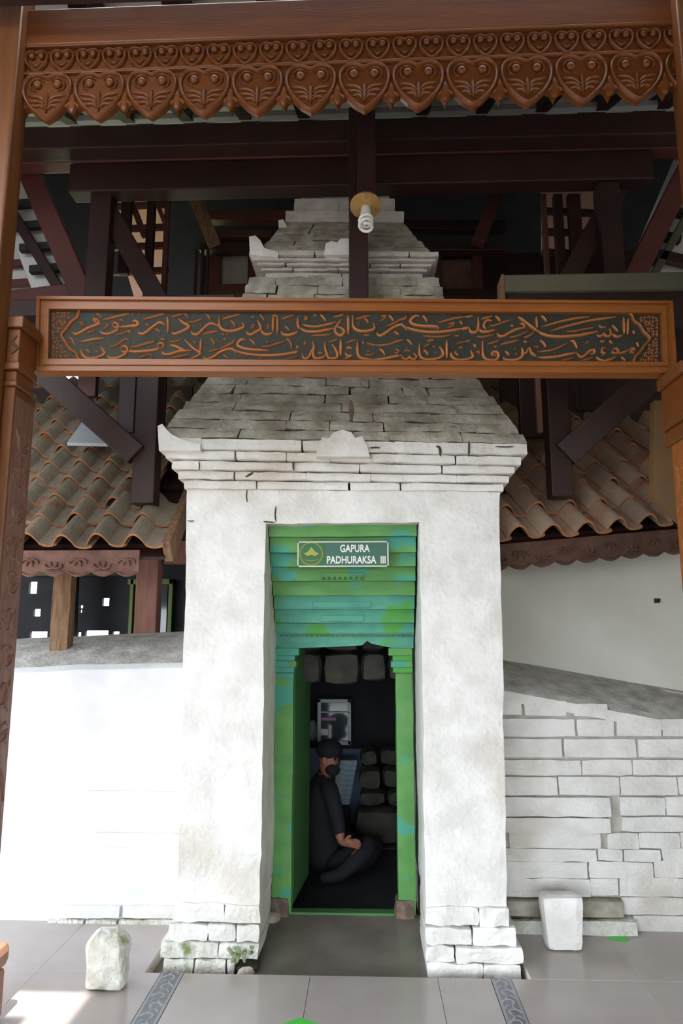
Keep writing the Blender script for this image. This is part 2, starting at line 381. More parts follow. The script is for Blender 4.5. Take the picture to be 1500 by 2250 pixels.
wslab(182, 1737, 400, 1826, 0.012, wl, 4.25, 'plaster_white')
wslab(206, 1829, 400, 1859, 0.016, wl, 4.25, 'plaster_white')
wslab(143, 1986, 268, 2014, 0.03, wl, 4.25, 'plaster_white'); wslab(270, 1986, 400, 2014, 0.034, wl, 4.25, 'lime')
for a, b in ((108, 190), (192, 262), (264, 400)): wslab(a, 2016, b, 2037, 0.045, wl, 4.25, 'lime_moss')

# ------------------------------------------------------------------ low brick wall, right of the gate
M['mortar'] = mat('grey_joint', srgb(168, 164, 154), srgb(190, 187, 178), 12, 0.9, 0.4, 30, world=True)
wr = quadwall('wall_right', 0.55, 3.2, 4.245, 4.75, 1.345, 0.865, 1.49, 1.04, ['mortar', 'plaster_top']); tag(wr, kind='structure')
rows_r = [
 (1580, 1617, [(1095, 1262), (1267, 1348), (1354, 1450), (1456, 1560), (1565, 1680)]),
 (1624, 1663, [(1095, 1233), (1239, 1396), (1402, 1540), (1545, 1680)]),
 (1670, 1702, [(1095, 1275), (1279, 1386), (1390, 1520), (1524, 1680)]),
 (1707, 1746, [(1095, 1223), (1227, 1359), (1364, 1486), (1490, 1680)]),
 (1751, 1790, [(1095, 1337), (1361, 1458), (1463, 1680)]),
 (1796, 1826, [(1095, 1338), (1366, 1500), (1505, 1680)]),
 (1830, 1863, [(1119, 1318), (1333, 1400), (1403, 1492), (1496, 1680)]),
 (1866, 1891, [(1095, 1310), (1314, 1366), (1370, 1449), (1455, 1680)]),
 (1893, 1927, [(1095, 1290), (1294, 1432), (1436, 1680)]),
 (1930, 1968, [(1095, 1296), (1299, 1356), (1362, 1520), (1525, 1680)]),
 (1972, 2008, [(1367, 1500), (1505, 1680)]), (2012, 2050, [(1392, 1520), (1525, 1680)])]
YW = 4.225
for ri, (ya, yb, bs) in enumerate(rows_r):
    for a, b in bs:
        big = (ya, a) in ((1751, 1095), (1796, 1095))
        wslab(a - 1, ya - 1.5, b + 1, yb + 1.8, (0.032 if big else random.uniform(0.006, 0.018)), wr, YW, 'lime', 'brick', 0.007, (max(2, min(8, round((b - a) / 25))), 1, 2))
for (a, b, ya, yb, c, d) in ((1095, 1146, 1532, 1572, 1540, 1574), (1150, 1243, 1538, 1574, 1548, 1575), (1258, 1335, 1545, 1575, 1566, 1577)):
    wslab(a, ya, b, yb, 0.012, wr, YW, 'lime', 'brick')
for k in range(9):
    xa = 1095 + k * 68 + random.uniform(-14, 14); xb = 1095 + (k + 1) * 68 + 12
    f = lambda x: 1514 + (x - 1100) * 0.186
    P0 = [at(x, y, YW) for x, y in ((xa + 2, f(xa) + 2), (xb - 2, f(xb) + 2), (xb - 2, f(xb) + 24), (xa + 2, f(xa) + 24))]
    prism('brick', [(q.x, q.z) for q in P0], YW - random.uniform(0.004, 0.014), YW + 0.06, 'lime', wr)
wslab(1110, 1973, 1218, 2008, 0.05, wr, YW, 'lime_worn', 'brick'); wslab(1221, 1973, 1364, 2008, 0.055, wr, YW, 'lime_worn', 'brick')
wslab(1118, 2013, 1238, 2044, 0.07, wr, YW, 'lime_moss', 'brick'); wslab(1242, 2012, 1389, 2044, 0.08, wr, YW, 'lime_moss', 'brick')
wb = box('wall_back', 0.45, 3.2, 4.72, 4.86, -0.06, 2.5, 'plaster_grey'); tag(wb, kind='structure')
hk = thing('wall_hook', at(1442, 1324, 4.72), 'small dark grey hook on the plain plaster wall at the right', 'hook')
p = at(1442, 1320, 4.72); mesh('hook_plate', *boxv(p.x - 0.016, p.x + 0.016, 4.705, 4.722, p.z - 0.014, p.z + 0.014, 0.003), 'dark', hk)
mesh('hook_pin', *tubev([Vector((p.x + 0.006, 4.71, p.z)), Vector((p.x + 0.006, 4.685, p.z - 0.002)), Vector((p.x + 0.006, 4.68, p.z + 0.012))], 0.004, 6), 'dark', hk)

# ------------------------------------------------------------------ the gate
GX = -0.133
gate = thing('stone_gate', (GX, 3.8, -0.06), 'whitewashed brick gate with stepped tiered roof in the centre of the picture', 'gate')
def tilt(p):
    if p.z > 2.2: p.z -= 0.028 * (p.x - GX) * min(1, (p.z - 2.2) / 0.3)
    return p
def lean(xa0, xa1, xb0, xb1, z0, z1):
    """outline narrows / widens with height"""
    def fn(p):
        t = (p.z - z0) / (z1 - z0); a = xa0 + (xb0 - xa0) * t; b = xa1 + (xb1 - xa1) * t
        s = (p.x - xa0) / (xa1 - xa0); q = Vector((a + (b - a) * s, p.y, p.z))
        return tilt(q + noise.noise_vector(p * 16) * 0.004)
    return fn
ZP = 0.262
def gate_body():
    """one wall with the door opening cut out; edges follow the lean of the old masonry"""
    lo = (-0.962, -0.546, 0.284, 0.683); hi = (-0.990, -0.552, 0.288, 0.724); Z0, ZD, Z1 = ZP - 0.01, 2.19, 2.372
    us = [i / 9 for i in range(9)] + [1 + i / 18 for i in range(18)] + [2 + i / 9 for i in range(10)]
    zs = [Z0 + (ZD - Z0) * i / 40 for i in range(40)] + [ZD + (Z1 - ZD) * i / 4 for i in range(5)]
    ys = [3.8 + 1.15 * (i / 14) for i in range(15)]
    nu, nz, ny = len(us) - 1, len(zs) - 1, len(ys) - 1
    solid = lambda i, k: 0 <= i < nu and 0 <= k < nz and not (9 <= i < 27 and k < 40)
    idx = {}; vs = []; fs = []
    def V(i, j, k):
        if (i, j, k) not in idx:
            t = (zs[k] - Z0) / (Z1 - Z0); e = [a + (b - a) * t for a, b in zip(lo, hi)]
            c = min(2, int(us[i])); x = e[c] + (e[c + 1] - e[c]) * (us[i] - c)
            p = Vector((x, ys[j], zs[k]))
            p += noise.noise_vector(p * 4) * 0.007 + noise.noise_vector(p * 14) * 0.004 + noise.noise_vector(p * 38) * 0.0025
            idx[i, j, k] = len(vs); vs.append(tilt(p))
        return idx[i, j, k]
    for i in range(nu):
        for k in range(nz):
            if not solid(i, k): continue
            fs.append((V(i, 0, k), V(i + 1, 0, k), V(i + 1, 0, k + 1), V(i, 0, k + 1)))
            fs.append((V(i, ny, k), V(i, ny, k + 1), V(i + 1, ny, k + 1), V(i + 1, ny, k)))
            for j in range(ny):
                if not solid(i - 1, k): fs.append((V(i, j, k), V(i, j, k + 1), V(i, j + 1, k + 1), V(i, j + 1, k)))
                if not solid(i + 1, k): fs.append((V(i + 1, j, k), V(i + 1, j + 1, k), V(i + 1, j + 1, k + 1), V(i + 1, j, k + 1)))
                if not solid(i, k - 1): fs.append((V(i, j, k), V(i, j + 1, k), V(i + 1, j + 1, k), V(i + 1, j, k)))
                if not solid(i, k + 1): fs.append((V(i, j, k + 1), V(i + 1, j, k + 1), V(i + 1, j + 1, k + 1), V(i, j + 1, k + 1)))
    mesh('body', vs, fs, 'lime', gate, True)
ZP = 0.262
gate_body()
# plinth courses
pl = [(0.172, 0.262, 0.010, 0.018), (0.092, 0.172, 0.036, 0.030), (0.018, 0.092, 0.062, 0.042), (-0.06, 0.018, 0.052, 0.050)]
for ci, (z0, z1, ox, oy) in enumerate(pl):
    xl = -0.962 - ox - (0.01 if ci == 2 else 0); xr = 0.683 + ox
    cuts = [[-0.72], [-0.80, -0.66], [-0.74], [-0.86, -0.70]][ci]
    e = [xl] + cuts + [-0.540]
    if ci == 3: e[-1] = -0.66
    for a, b in zip(e, e[1:]): rough('brick', a, b, 3.8 - oy + random.uniform(-.004, .004), 4.2, z0, z1 + 0.002, 'lime_moss' if ci > 1 else 'lime', gate, (8, 2, 4), 0.011, 0.006, 15)
    cuts = [[0.545], [0.505], [0.42], [0.55]][ci]
    e = [0.278] + cuts + [xr]
    for a, b in zip(e, e[1:]): rough('brick', a, b, 3.8 - oy + random.uniform(-.004, .004), 4.2, z0, z1 + 0.002, 'lime', gate, (8, 2, 4), 0.011, 0.006, 15)
    rough('plinth_side', xl + 0.01, -0.55, 4.19, 4.95, z0, z1, 'lime', gate, (2, 4, 1), 0.006, 0.01)
    rough('plinth_side', 0.29, xr - 0.01, 4.19, 4.95, z0, z1, 'lime', gate, (2, 4, 1), 0.006, 0.01)
rough('brick', -0.655, -0.545, 3.762, 4.2, -0.06, -0.005, 'stone_dim', gate, (3, 2, 2), 0.012, 0.015, 14)

def course(hw, yf, z0, z1, m, nb, jit=0.012, gap=0.0005, dep=0.2, back=5.4, name='brick', worn=0.0, bat=(0.0, 0.0)):
    """one ring of bricks: a front row, two at each side and a core"""
    def shape(p):
        t = min(1, max(0, (p.z - z0) / (z1 - z0)))
        p.x = GX + (p.x - GX) * (1 - t * bat[0] / hw)
        if p.y < yf + 0.06: p.y += t * bat[1]
        return tilt(p)
    xs = [GX - hw]
    for i in range(1, nb): xs.append(GX - hw + 2 * hw * (i + random.uniform(-0.28, 0.28)) / nb)
    xs.append(GX + hw)
    for i, (a, b) in enumerate(zip(xs, xs[1:])):
        o = random.uniform(-jit, jit); e0 = 0; e1 = 0 if i == nb - 1 else (0.004 if random.random() < 0.22 else -0.004)
        rough(name, a + e0, b - e1, yf + o, yf + dep, z0 + gap * random.random(), z1 - gap * random.random(), m, gate, (max(2, min(6, round((b - a) / 0.05))), 1, 2), 0.006 + worn, 0.004, 13, shape)
    for s in (-1, 1):
        ym = (yf + dep + back) / 2
        for ya, yb in ((yf + dep, ym), (ym, back - 0.004)):
            x0, x1 = sorted((GX + s * hw, GX + s * max(hw - 0.25, 0.02)))
            rough(name, x0, x1, ya + 0.002, yb - 0.002, z0, z1, m, gate, (1, 3, 1), 0.006, 0.008, 11, shape)
# cornice under the roof: five courses stepping out
z = 2.368
for i, (h, o) in enumerate(((0.046, 0.020), (0.044, 0.045), (0.046, 0.072), (0.048, 0.102), (0.062, 0.128))):
    course(0.857 + o, 3.8 - o * 1.15, z, z + h, 'lime', (4, 5, 4, 6, 8)[i], 0.003, back=5.2); z += h
ZC = z
# lower roof, concave outline
keys = [(ZC, 0.985, 3.655), (2.70, 0.945, 3.69), (3.05, 0.752, 3.86), (3.40, 0.655, 3.95), (3.765, 0.578, 4.05)]
def prof(zz):
    for (a, h0, y0), (b, h1, y1) in zip(keys, keys[1:]):
        if zz <= b: t = max(0, (zz - a) / (b - a)); return h0 + (h1 - h0) * t, y0 + (y1 - y0) * t
    return keys[-1][1:]
z = ZC; i = 0
while z < 3.74:
    h = 0.060 if z < 3.1 else 0.068
    hw, yf = prof(z + 0.005); h2, y2 = prof(z + h)
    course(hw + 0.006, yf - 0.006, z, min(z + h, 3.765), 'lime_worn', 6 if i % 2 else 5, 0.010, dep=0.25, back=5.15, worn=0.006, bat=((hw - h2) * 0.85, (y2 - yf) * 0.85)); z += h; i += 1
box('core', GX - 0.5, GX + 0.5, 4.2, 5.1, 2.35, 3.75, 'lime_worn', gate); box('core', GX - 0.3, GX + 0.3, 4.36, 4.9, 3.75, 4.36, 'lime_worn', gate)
# second storey: neck, flaring cornice, small roof
zz = 3.76
course(0.495, 4.10, zz, zz + 0.062, 'lime_grey', 2, 0.002, back=5.0)
zb = zz + 0.062
for i, (h, o) in enumerate(((0.022, 0.022), (0.020, 0.045), (0.022, 0.068), (0.036, 0.088))):
    course(0.50 + o, 4.10 - o, zb, zb + h, 'lime_grey', 4 + i % 2, 0.003, back=5.0); zb += h
z = zb
for i in range(5):
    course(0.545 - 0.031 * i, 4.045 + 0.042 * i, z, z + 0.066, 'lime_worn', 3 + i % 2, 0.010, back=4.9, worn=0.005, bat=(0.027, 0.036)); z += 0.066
for hw, yf, h in ((0.392, 4.235, 0.085), (0.338, 4.285, 0.12), (0.30, 4.31, 0.12), (0.22, 4.40, 0.14), (0.13, 4.50, 0.16)):
    course(hw, yf, z, z + h, 'lime_grey', 2, 0.004, back=4.9); z += h
# ornaments standing on the cornice edges
def ornament(pts, Y, dep, name='antefix'):
    poly = [at(px, py, Y) for px, py in pts]
    o = prism(name, [(q.x, q.z) for q in poly], Y, Y + dep, 'lime', gate); return o
ornament([(695, 1003), (695, 985), (708, 960), (722, 963), (732, 950), (752, 944), (772, 950), (780, 962), (795, 958), (806, 978), (812, 1003)], 3.625, 0.10)
ornament([(349, 990), (346, 936), (356, 931), (366, 944), (378, 955), (400, 966), (440, 976), (440, 990)], 3.63, 0.12)
ornament([(549, 560), (547, 520), (560, 517), (572, 528), (580, 545), (610, 553), (610, 565)], 4.0, 0.08)
ornament([(712, 560), (715, 535), (728, 529), (740, 533), (748, 524), (765, 524), (775, 540), (778, 560)], 4.0, 0.06)
ornament([(612, 500), (611, 484), (622, 482), (628, 494), (630, 500)], 4.2, 0.06)
mesh('rust_stain', *ribbonv(catmull([at(770, 880, 3.735), at(772, 905, 3.725), at(770, 935, 3.70), at(773, 960, 3.665)], 4), 0.028, 0.004, (0, -1, 0)), 'bare', gate)

M['crack'] = mat('open_crack', srgb(70, 62, 54), None, rough=0.95)
for pts, wd, Y in (([(606, 1112), (604, 1130), (606, 1147)], 0.007, 3.792), ([(578, 1146), (590, 1147), (604, 1148)], 0.008, 3.792), ([(411, 1144), (420, 1145), (427, 1144)], 0.006, 3.792), ([(543, 1075), (541, 1090), (543, 1104)], 0.006, 3.792),
                   ([(539, 1048), (550, 1042), (556, 1038)], 0.012, 3.745), ([(645, 1010), (644, 1022), (645, 1034)], 0.010, 3.70), ([(437, 1012), (438, 1024), (437, 1034)], 0.007, 3.70), ([(958, 980), (966, 985), (967, 1003)], 0.014, 3.645), ([(1030, 968), (1030, 985), (1029, 1004)], 0.010, 3.645), ([(1088, 981), (1110, 982), (1128, 981)], 0.007, 3.645), ([(812, 984), (825, 983), (835, 984)], 0.009, 3.645)):
    mesh('crack', *ribbonv(catmull([at(px, py, Y) for px, py in pts], 4), wd, 0.003, (0, -1, 0)), 'bare' if wd == 0.02 else 'crack', gate)

# ------------------------------------------------------------------ green door frame inside the gate
YF = 4.30
door = thing('door_frame', (-0.145, YF, -0.06), 'green and turquoise painted plank door frame inside the white gate', 'door frame')
LX, RX = -0.552, 0.283
edges_px = [1150, 1180, 1215, 1246, 1278, 1310, 1340, 1370, 1392]
nP = len(edges_px) - 1
for i in range(nP):
    Ya = 3.88 + (YF - 3.88) * i / nP; Yb = Ya + (YF - 3.88) / nP
    zt = at(750, edges_px[i], Ya).z; zb = at(750, edges_px[i + 1], Ya).z
    m = ['green', 'green', 'green', 'green', 'green', 'turq', 'turq', 'turq'][i]
    pk = mesh('plank', *roughv(LX + 0.004, RX - 0.004, Ya, Ya + 0.14, zb + 0.002, zt + 0.004, 10, 1, 1, 0.003, 0.004, 7, i), m, door)
    if i in (3, 5, 6):
        a = at(705 - 18 * (i == 5), edges_px[i + 1] - 4, Ya); b = at(800 + 15 * (i == 5), edges_px[i] + 12, Ya)
        mesh('carved_panel', *boxv(a.x, b.x, Ya - 0.006, Ya + 0.01, a.z, b.z, 0.003), m, pk)
        if i == 3:
            for k in range(8):
                c = a.x + (b.x - a.x) * (k + .5) / 8
                mesh('carved_leaf', *ballv((c, Ya - 0.006, a.z + 0.008), 0.009, 5, (1, .6, 1)), 'green_d', pk)
# dentil strip and the lintel board
zt = at(750, 1380, YF).z; zb = at(750, 1394, YF).z
rl = box('moulding', LX + 0.004, RX - 0.004, YF - 0.02, YF + 0.06, zb, zt, 'turq', door)
for k in range(26):
    x = LX + 0.02 + (RX - LX - 0.04) * (k + .5) / 26
    mesh('dentil', *boxv(x - 0.009, x + 0.009, YF - 0.012, YF + 0.02, zb - 0.012, zb + 0.002), 'green_d', rl)
def P(px, py, Y=YF): q = at(px, py, Y); return (q.x, q.z)
prism('lintel_board', [P(596, 1390), P(908, 1390), P(908, 1424), P(862, 1424), P(815, 1414), P(806, 1408), P(795, 1418), P(720, 1422), P(640, 1424), P(596, 1424)], YF, YF + 0.06, 'turq', door)
for s, x0, x1 in ((-1, at(600, 1500, YF).x, at(645, 1500, YF).x), (1, at(865, 1500, YF).x, at(906, 1500, YF).x)):
    zs = at(750, 1478, YF).z
    jb = mesh('jamb', *roughv(x0 + 0.01, x1 - 0.0, YF, YF + 0.14, 0.03, zs, 2, 2, 12, 0.004, 0.004, 6, 5), 'green', door)
    for k, (za, zb_, o) in enumerate(((1478, 1466, 0.004), (1466, 1452, 0.016), (1452, 1440, 0.006), (1440, 1424, 0.030))):
        a = at(750, za, YF).z; b = at(750, zb_, YF).z
        xa, xb = (x0, x1 + o) if s < 0 else (x0 - o, x1)
        box('capital', xa, xb, YF - 0.012 - o * .4, YF + 0.1, a, b, ('turq', 'green', 'turq', 'green')[k], jb, 0.003)
    rough('jamb_foot', x0 - 0.01, x1 - 0.005, YF - 0.02, YF + 0.12, -0.06, 0.12, 'bare', jb, (2, 2, 2), 0.01, 0.015)
zs_ = at(740, 2014, YF).z
box('chamber_floor', -1.0, 0.76, YF + 0.06, 6.5, -0.062, -0.05, 'dark', fl)  # dark slab past the sill, the chamber's shade put into its colour
mesh('passage_floor', [(-0.6, 3.66, -0.062), (0.34, 3.66, -0.062), (0.34, 3.66, -0.056), (-0.6, 3.66, -0.056), (-0.6, YF + .05, -0.062), (0.34, YF + .05, -0.062), (0.34, YF, zs_), (-0.6, YF, zs_), (-0.6, YF + .05, zs_), (0.34, YF + .05, zs_)], [(0, 1, 2, 3), (3, 2, 6, 7), (7, 6, 9, 8), (0, 4, 5, 1), (8, 9, 5, 4), (0, 3, 7, 8, 4), (1, 5, 9, 6, 2)], 'pit', fl)
box('sill', at(625, 2008, YF).x, at(868, 2008, YF).x, YF + 0.02, YF + 0.09, zs_ - 0.03, zs_ + 0.012, 'green_d', door, 0.004)
# the leaf, swung inwards on the left
xl = at(634, 1700, YF + 0.08).x
xe = at(680, 1700, YF + 0.66).x
vs_ = [(xl, YF + .13, .04), (xl + .03, YF + .13, .04), (xe, YF + .66, .04), (xe - .035, YF + .66, .04)]
lf = mesh('door_leaf', vs_ + [(x, y, 1.50) for x, y, z_ in vs_], [(3, 2, 1, 0), (4, 5, 6, 7), (0, 1, 5, 4), (1, 2, 6, 5), (2, 3, 7, 6), (3, 0, 4, 7)], 'green_d', door)
rough('wall_stone', -0.60, -0.50, 4.22, 4.32, -0.06, 0.06, 'lime_worn', gate, (3, 3, 3), 0.01, 0.02)

# name plate
sg = thing('name_plate', at(752, 1246, 3.9), 'dark green enamel name plate with white lettering on the planks above the door', 'sign')
YS = 3.865
a = at(653, 1246, YS); b = at(853, 1189, YS)
box('plate', a.x, b.x, YS, YS + 0.012, a.z, b.z, 'sign', sg, 0.002)
for (x0, x1, z0, z1) in ((a.x, b.x, b.z - 0.007, b.z), (a.x, b.x, a.z, a.z + 0.007), (a.x, a.x + 0.007, a.z, b.z), (b.x - 0.007, b.x, a.z, b.z)):
    box('rim', x0, x1, YS - 0.006, YS + 0.006, z0, z1, 'sign_rim', sg)
ce = at(684, 1217, YS); R = 0.062
ep = box('emblem_field', a.x + 0.008, at(713, 1217, YS).x, YS - 0.002, YS + 0.003, a.z + 0.008, b.z - 0.008, 'emblem', sg)
mesh('emblem_ring', *ribbonv([ce + Vector((math.cos(t) * R, -0.003, math.sin(t) * R)) for t in [k * math.pi / 16 for k in range(32)]], 0.012, 0.002, (0, -1, 0), closed=True), 'gold', ep)
prism('emblem_leaf', [(ce.x + dx, ce.z + dz) for dx, dz in ((-.043, 0), (-.02, .012), (0, .038), (.02, .012), (.043, 0), (.02, -.012), (0, -.006), (-.02, -.012))], YS - 0.005, YS, 'gold_y', ep)
mesh('emblem_ribbon', *ribbonv(catmull([ce + Vector((x, -0.004, z_)) for x, z_ in ((-.04, -.03), (-.02, -.036), (0, -.038), (.02, -.036), (.04, -.03))], 3), 0.012, 0.002, (0, -1, 0)), 'gold', ep)
def text(body, x0, x1, zc, h, Y, m, parent, name):
    cu = bpy.data.curves.new('t', 'FONT'); cu.body = body; cu.extrude = 0.01; cu.offset = 0.022; cu.size = 1; cu.resolution_u = 3
    o = bpy.data.objects.new('t', cu); C.objects.link(o)
    dg = bpy.context.evaluated_depsgraph_get(); me = bpy.data.meshes.new_from_object(o.evaluated_get(dg)); bpy.data.objects.remove(o)
    xs = [v.co.x for v in me.vertices]; ys = [v.co.y for v in me.vertices]
    lx, hx, ly, hy = min(xs), max(xs), min(ys), max(ys)
    vs_ = [Vector((x0 + (v.co.x - lx) / (hx - lx) * (x1 - x0), Y - v.co.z * 0.2, zc + ((v.co.y - ly) / (hy - ly) - .5) * h)) for v in me.vertices]
    return mesh(name, vs_, [tuple(p_.vertices) for p_ in me.polygons], m, parent)
text('GAPURA', at(747, 1205, YS).x, at(812, 1205, YS).x, at(780, 1205, YS).z, 0.042, YS - 0.001, 'sign_text', sg, 'lettering')
text('PADHURAKSA  III', at(718, 1230, YS).x, at(847, 1230, YS).x, at(780, 1230, YS).z, 0.042, YS - 0.001, 'sign_text', sg, 'lettering')

# ------------------------------------------------------------------ chamber behind the gate
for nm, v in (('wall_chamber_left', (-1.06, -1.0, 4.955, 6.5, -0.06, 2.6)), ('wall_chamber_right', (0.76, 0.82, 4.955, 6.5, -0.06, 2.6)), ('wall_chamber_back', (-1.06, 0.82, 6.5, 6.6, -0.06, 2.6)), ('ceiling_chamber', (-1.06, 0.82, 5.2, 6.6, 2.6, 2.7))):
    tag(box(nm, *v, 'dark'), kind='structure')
ls = thing('stone_lintel', (-0.13, 4.75, 1.2), 'rough unpainted stone lintel in the dark passage behind the green frame', 'lintel')
for a_, b_ in ((-0.545, -0.30), (-0.295, -0.05), (-0.045, 0.13), (0.135, 0.282)):
    rough('stone_block', a_, b_, 4.7, 4.92, 1.27 + random.uniform(-.02, .02), 1.47, 'stone_dim', ls, (3, 2, 2), 0.012, 0.03)
    rough('stone_block', a_ + 0.0, b_, 4.72, 4.92, 1.475, 1.72, 'stone_dim', ls, (3, 2, 2), 0.012, 0.03)
cb = thing('display_case', at(733, 1635, 6.2), 'small pale-framed glass case hanging behind the seated person', 'display case')
q0 = at(697, 1636, 6.2); q1 = at(771, 1536, 6.2)
box('case_body', q0.x, q1.x, 6.2, 6.498, q0.z, q1.z, 'glass_d', cb, 0.004)
for v in ((q0.x, q0.x + 0.03, q0.z, q1.z), (q1.x - 0.03, q1.x, q0.z, q1.z), (q0.x, q1.x, q0.z, q0.z + 0.035), (q0.x, q1.x, q1.z - 0.03, q1.z), (q0.x, q1.x, at(0, 1560, 6.2).z - 0.012, at(0, 1560, 6.2).z)):
    box('case_frame', v[0], v[1], 6.18, 6.21, v[2], v[3], 'frame_w', cb, 0.003)
q = at(722, 1580, 6.19); box('pink_strip', q.x - 0.06, q.x + 0.06, 6.188, 6.2, q.z - 0.012, q.z + 0.012, 'pink', cb)
q = at(712, 1608, 6.19); mesh('white_patch', *boxv(q.x - 0.03, q.x + 0.035, 6.186, 6.2, q.z - 0.03, q.z + 0.025, 0.004), 'cfl', cb)  # small white patch on the front of the case
q = at(695, 1612, 6.25); sk = mesh('cloth_sack', *ballv((q.x - 0.045, 6.45, q.z), 0.09, 8, (0.5, 0.5, 1.0)), 'sackcloth', None, True); tag(sk, 'grey cloth bundle hanging left of the pale-framed case', 'bundle')
bp_ = mesh('wall_panel', *boxv(at(655, 1700, 6.48).x, at(795, 1700, 6.48).x, 6.46, 6.5, at(0, 1800, 6.48).z, at(0, 1640, 6.48).z, 0.004), 'blue'); tag(bp_, 'dim blue-grey panel on the chamber wall behind the seated person', 'panel')
cl = thing('folded_cloth', at(760, 1770, 6.0), 'stack of pale folded cloth beside the seated person', 'cloth')
q = at(752, 1770, 6.0); box('stand', q.x - 0.13, q.x + 0.06, 6.1, 6.31, -0.05, q.z - 0.022, 'dark', cl)
for k in range(9):
    q = at(752 + k * 2, 1770 - k * 11, 6.0); mesh('fold', *boxv(q.x - 0.12 + 0.004 * k, q.x + 0.06, 6.11, 6.3, q.z - 0.02, q.z + 0.022, 0.008), 'cloth', cl)
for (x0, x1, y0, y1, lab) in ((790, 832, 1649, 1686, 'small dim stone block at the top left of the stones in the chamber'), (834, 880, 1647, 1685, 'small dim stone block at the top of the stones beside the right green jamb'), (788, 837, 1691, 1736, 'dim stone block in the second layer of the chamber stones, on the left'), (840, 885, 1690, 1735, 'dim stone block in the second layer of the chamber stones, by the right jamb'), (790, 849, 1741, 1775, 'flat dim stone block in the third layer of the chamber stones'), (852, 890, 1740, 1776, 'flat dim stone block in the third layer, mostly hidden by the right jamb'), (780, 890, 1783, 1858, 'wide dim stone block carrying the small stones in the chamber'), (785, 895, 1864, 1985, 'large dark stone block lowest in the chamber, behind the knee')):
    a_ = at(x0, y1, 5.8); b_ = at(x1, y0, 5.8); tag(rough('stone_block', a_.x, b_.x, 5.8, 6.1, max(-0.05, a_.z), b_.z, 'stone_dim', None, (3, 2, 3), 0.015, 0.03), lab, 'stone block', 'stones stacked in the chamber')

# ------------------------------------------------------------------ the seated person
def person():
    Y0 = 5.35
    J = {}; R_ = {}; E_ = []
    def j(n, px, py, dy, r, par=None):
        J[n] = at(px, py, Y0 + dy); R_[n] = r
        if par: E_.append((par, n))
    j('pelvis', 708, 1905, 0.0, 0.15)
    j('belly', 704, 1840, 0.0, 0.145, 'pelvis'); j('chest', 702, 1772, 0.0, 0.15, 'belly'); j('upper', 704, 1728, 0.0, 0.115, 'chest')
    j('neck', 713, 1703, 0.0, 0.05, 'upper'); j('jaw', 722, 1688, -0.02, 0.068, 'neck'); j('head', 723, 1664, -0.01, 0.086, 'jaw'); j('crown', 722, 1645, 0, 0.06, 'head')
    j('nose', 736, 1676, -0.07, 0.018, 'jaw')
    j('shr', 728, 1742, -0.17, 0.066, 'upper'); j('elr', 745, 1822, -0.24, 0.052, 'shr'); j('wrr', 748, 1850, -0.28, 0.030, 'elr')
    j('shl', 692, 1742, 0.17, 0.066, 'upper'); j('ell', 720, 1815, 0.26, 0.05, 'shl'); j('wrl', 790, 1846, 0.22, 0.03, 'ell')
    j('hipr', 722, 1915, -0.12, 0.10, 'pelvis'); j('knr', 822, 1850, -0.20, 0.072, 'hipr'); j('anr', 745, 1925, -0.36, 0.045, 'knr'); j('ftr', 700, 1930, -0.38, 0.035, 'anr')
    j('hipl', 712, 1905, 0.13, 0.10, 'pelvis'); j('knl', 838, 1848, 0.22, 0.072, 'hipl'); j('anl', 790, 1915, 0.0, 0.045, 'knl'); j('ftl', 755, 1920, -0.1, 0.035, 'anl')
    j('palm', 765, 1852, -0.31, 0.030, 'wrr')
    for k, (dx, dy, ln) in enumerate(((26, -7, 0), (30, -2, 0), (29, 4, 0), (25, 9, 0))):
        j('f%da' % k, 765 + dx * .6, 1852 + dy, -0.32 + k * .0, 0.011, 'palm'); j('f%db' % k, 765 + dx, 1856 + dy, -0.31, 0.009, 'f%da' % k)
    j('tha', 762, 1840, -0.33, 0.012, 'palm'); j('thb', 772, 1836, -0.335, 0.010, 'tha')
    names = list(J); c = J['pelvis'].copy(); c.z = -0.06
    me = bpy.data.meshes.new('person'); me.from_pydata([J[n] - c for n in names], [(names.index(a_), names.index(b_)) for a_, b_ in E_], [])
    o = bpy.data.objects.new('tmp', me); C.objects.link(o)
    md = o.modifiers.new('s', 'SKIN'); o.modifiers.new('u', 'SUBSURF').levels = 1
    for n, sv in zip(names, me.skin_vertices[0].data): sv.radius = (R_[n], R_[n]); sv.use_root = (n == 'pelvis')
    dg = bpy.context.evaluated_depsgraph_get(); ev = bpy.data.meshes.new_from_object(o.evaluated_get(dg)); bpy.data.objects.remove(o)
    ev.name = 'person'; ev.materials.clear(); ev.materials.append(M['black']); ev.materials.append(M['skin'])
    hc = J['head'] - c; pc = J['palm'] - c; jc = J['jaw'] - c
    for p_ in ev.polygons:
        p_.use_smooth = True
        q = p_.center
        if (q - hc).length < 0.13 or (q - jc).length < 0.075 or (q - pc).length < 0.085: p_.material_index = 1
    ob = link('person', ev, c)
    tag(ob, 'person in dark clothes, black cap and face mask seated in the dark doorway', 'person')
    h = J['head']
    mesh('cap', *ballv(h + Vector((0, 0.0, 0.055)), 0.102, 8, (1, 1, 0.72)), 'black', ob, True)
    f = J['jaw']
    mesh('face_mask', *ballv(f + Vector((0.030, -0.042, -0.004)), 0.054, 8, (1, 0.85, 0.85)), 'black', ob, True)
    for s in (-1, 1): mesh('ear', *ballv(h + Vector((-0.03 , 0.085 * s, -0.01)), 0.024, 6, (0.8, 0.4, 1.2)), 'skin', ob, True)
    for s in (0.0, 1.0): mesh('eye', *ballv(h + Vector((0.045 + 0.03 * s, -0.075 + 0.05 * s, 0.0)), 0.011, 5), 'black', ob, True)
    return ob
person()

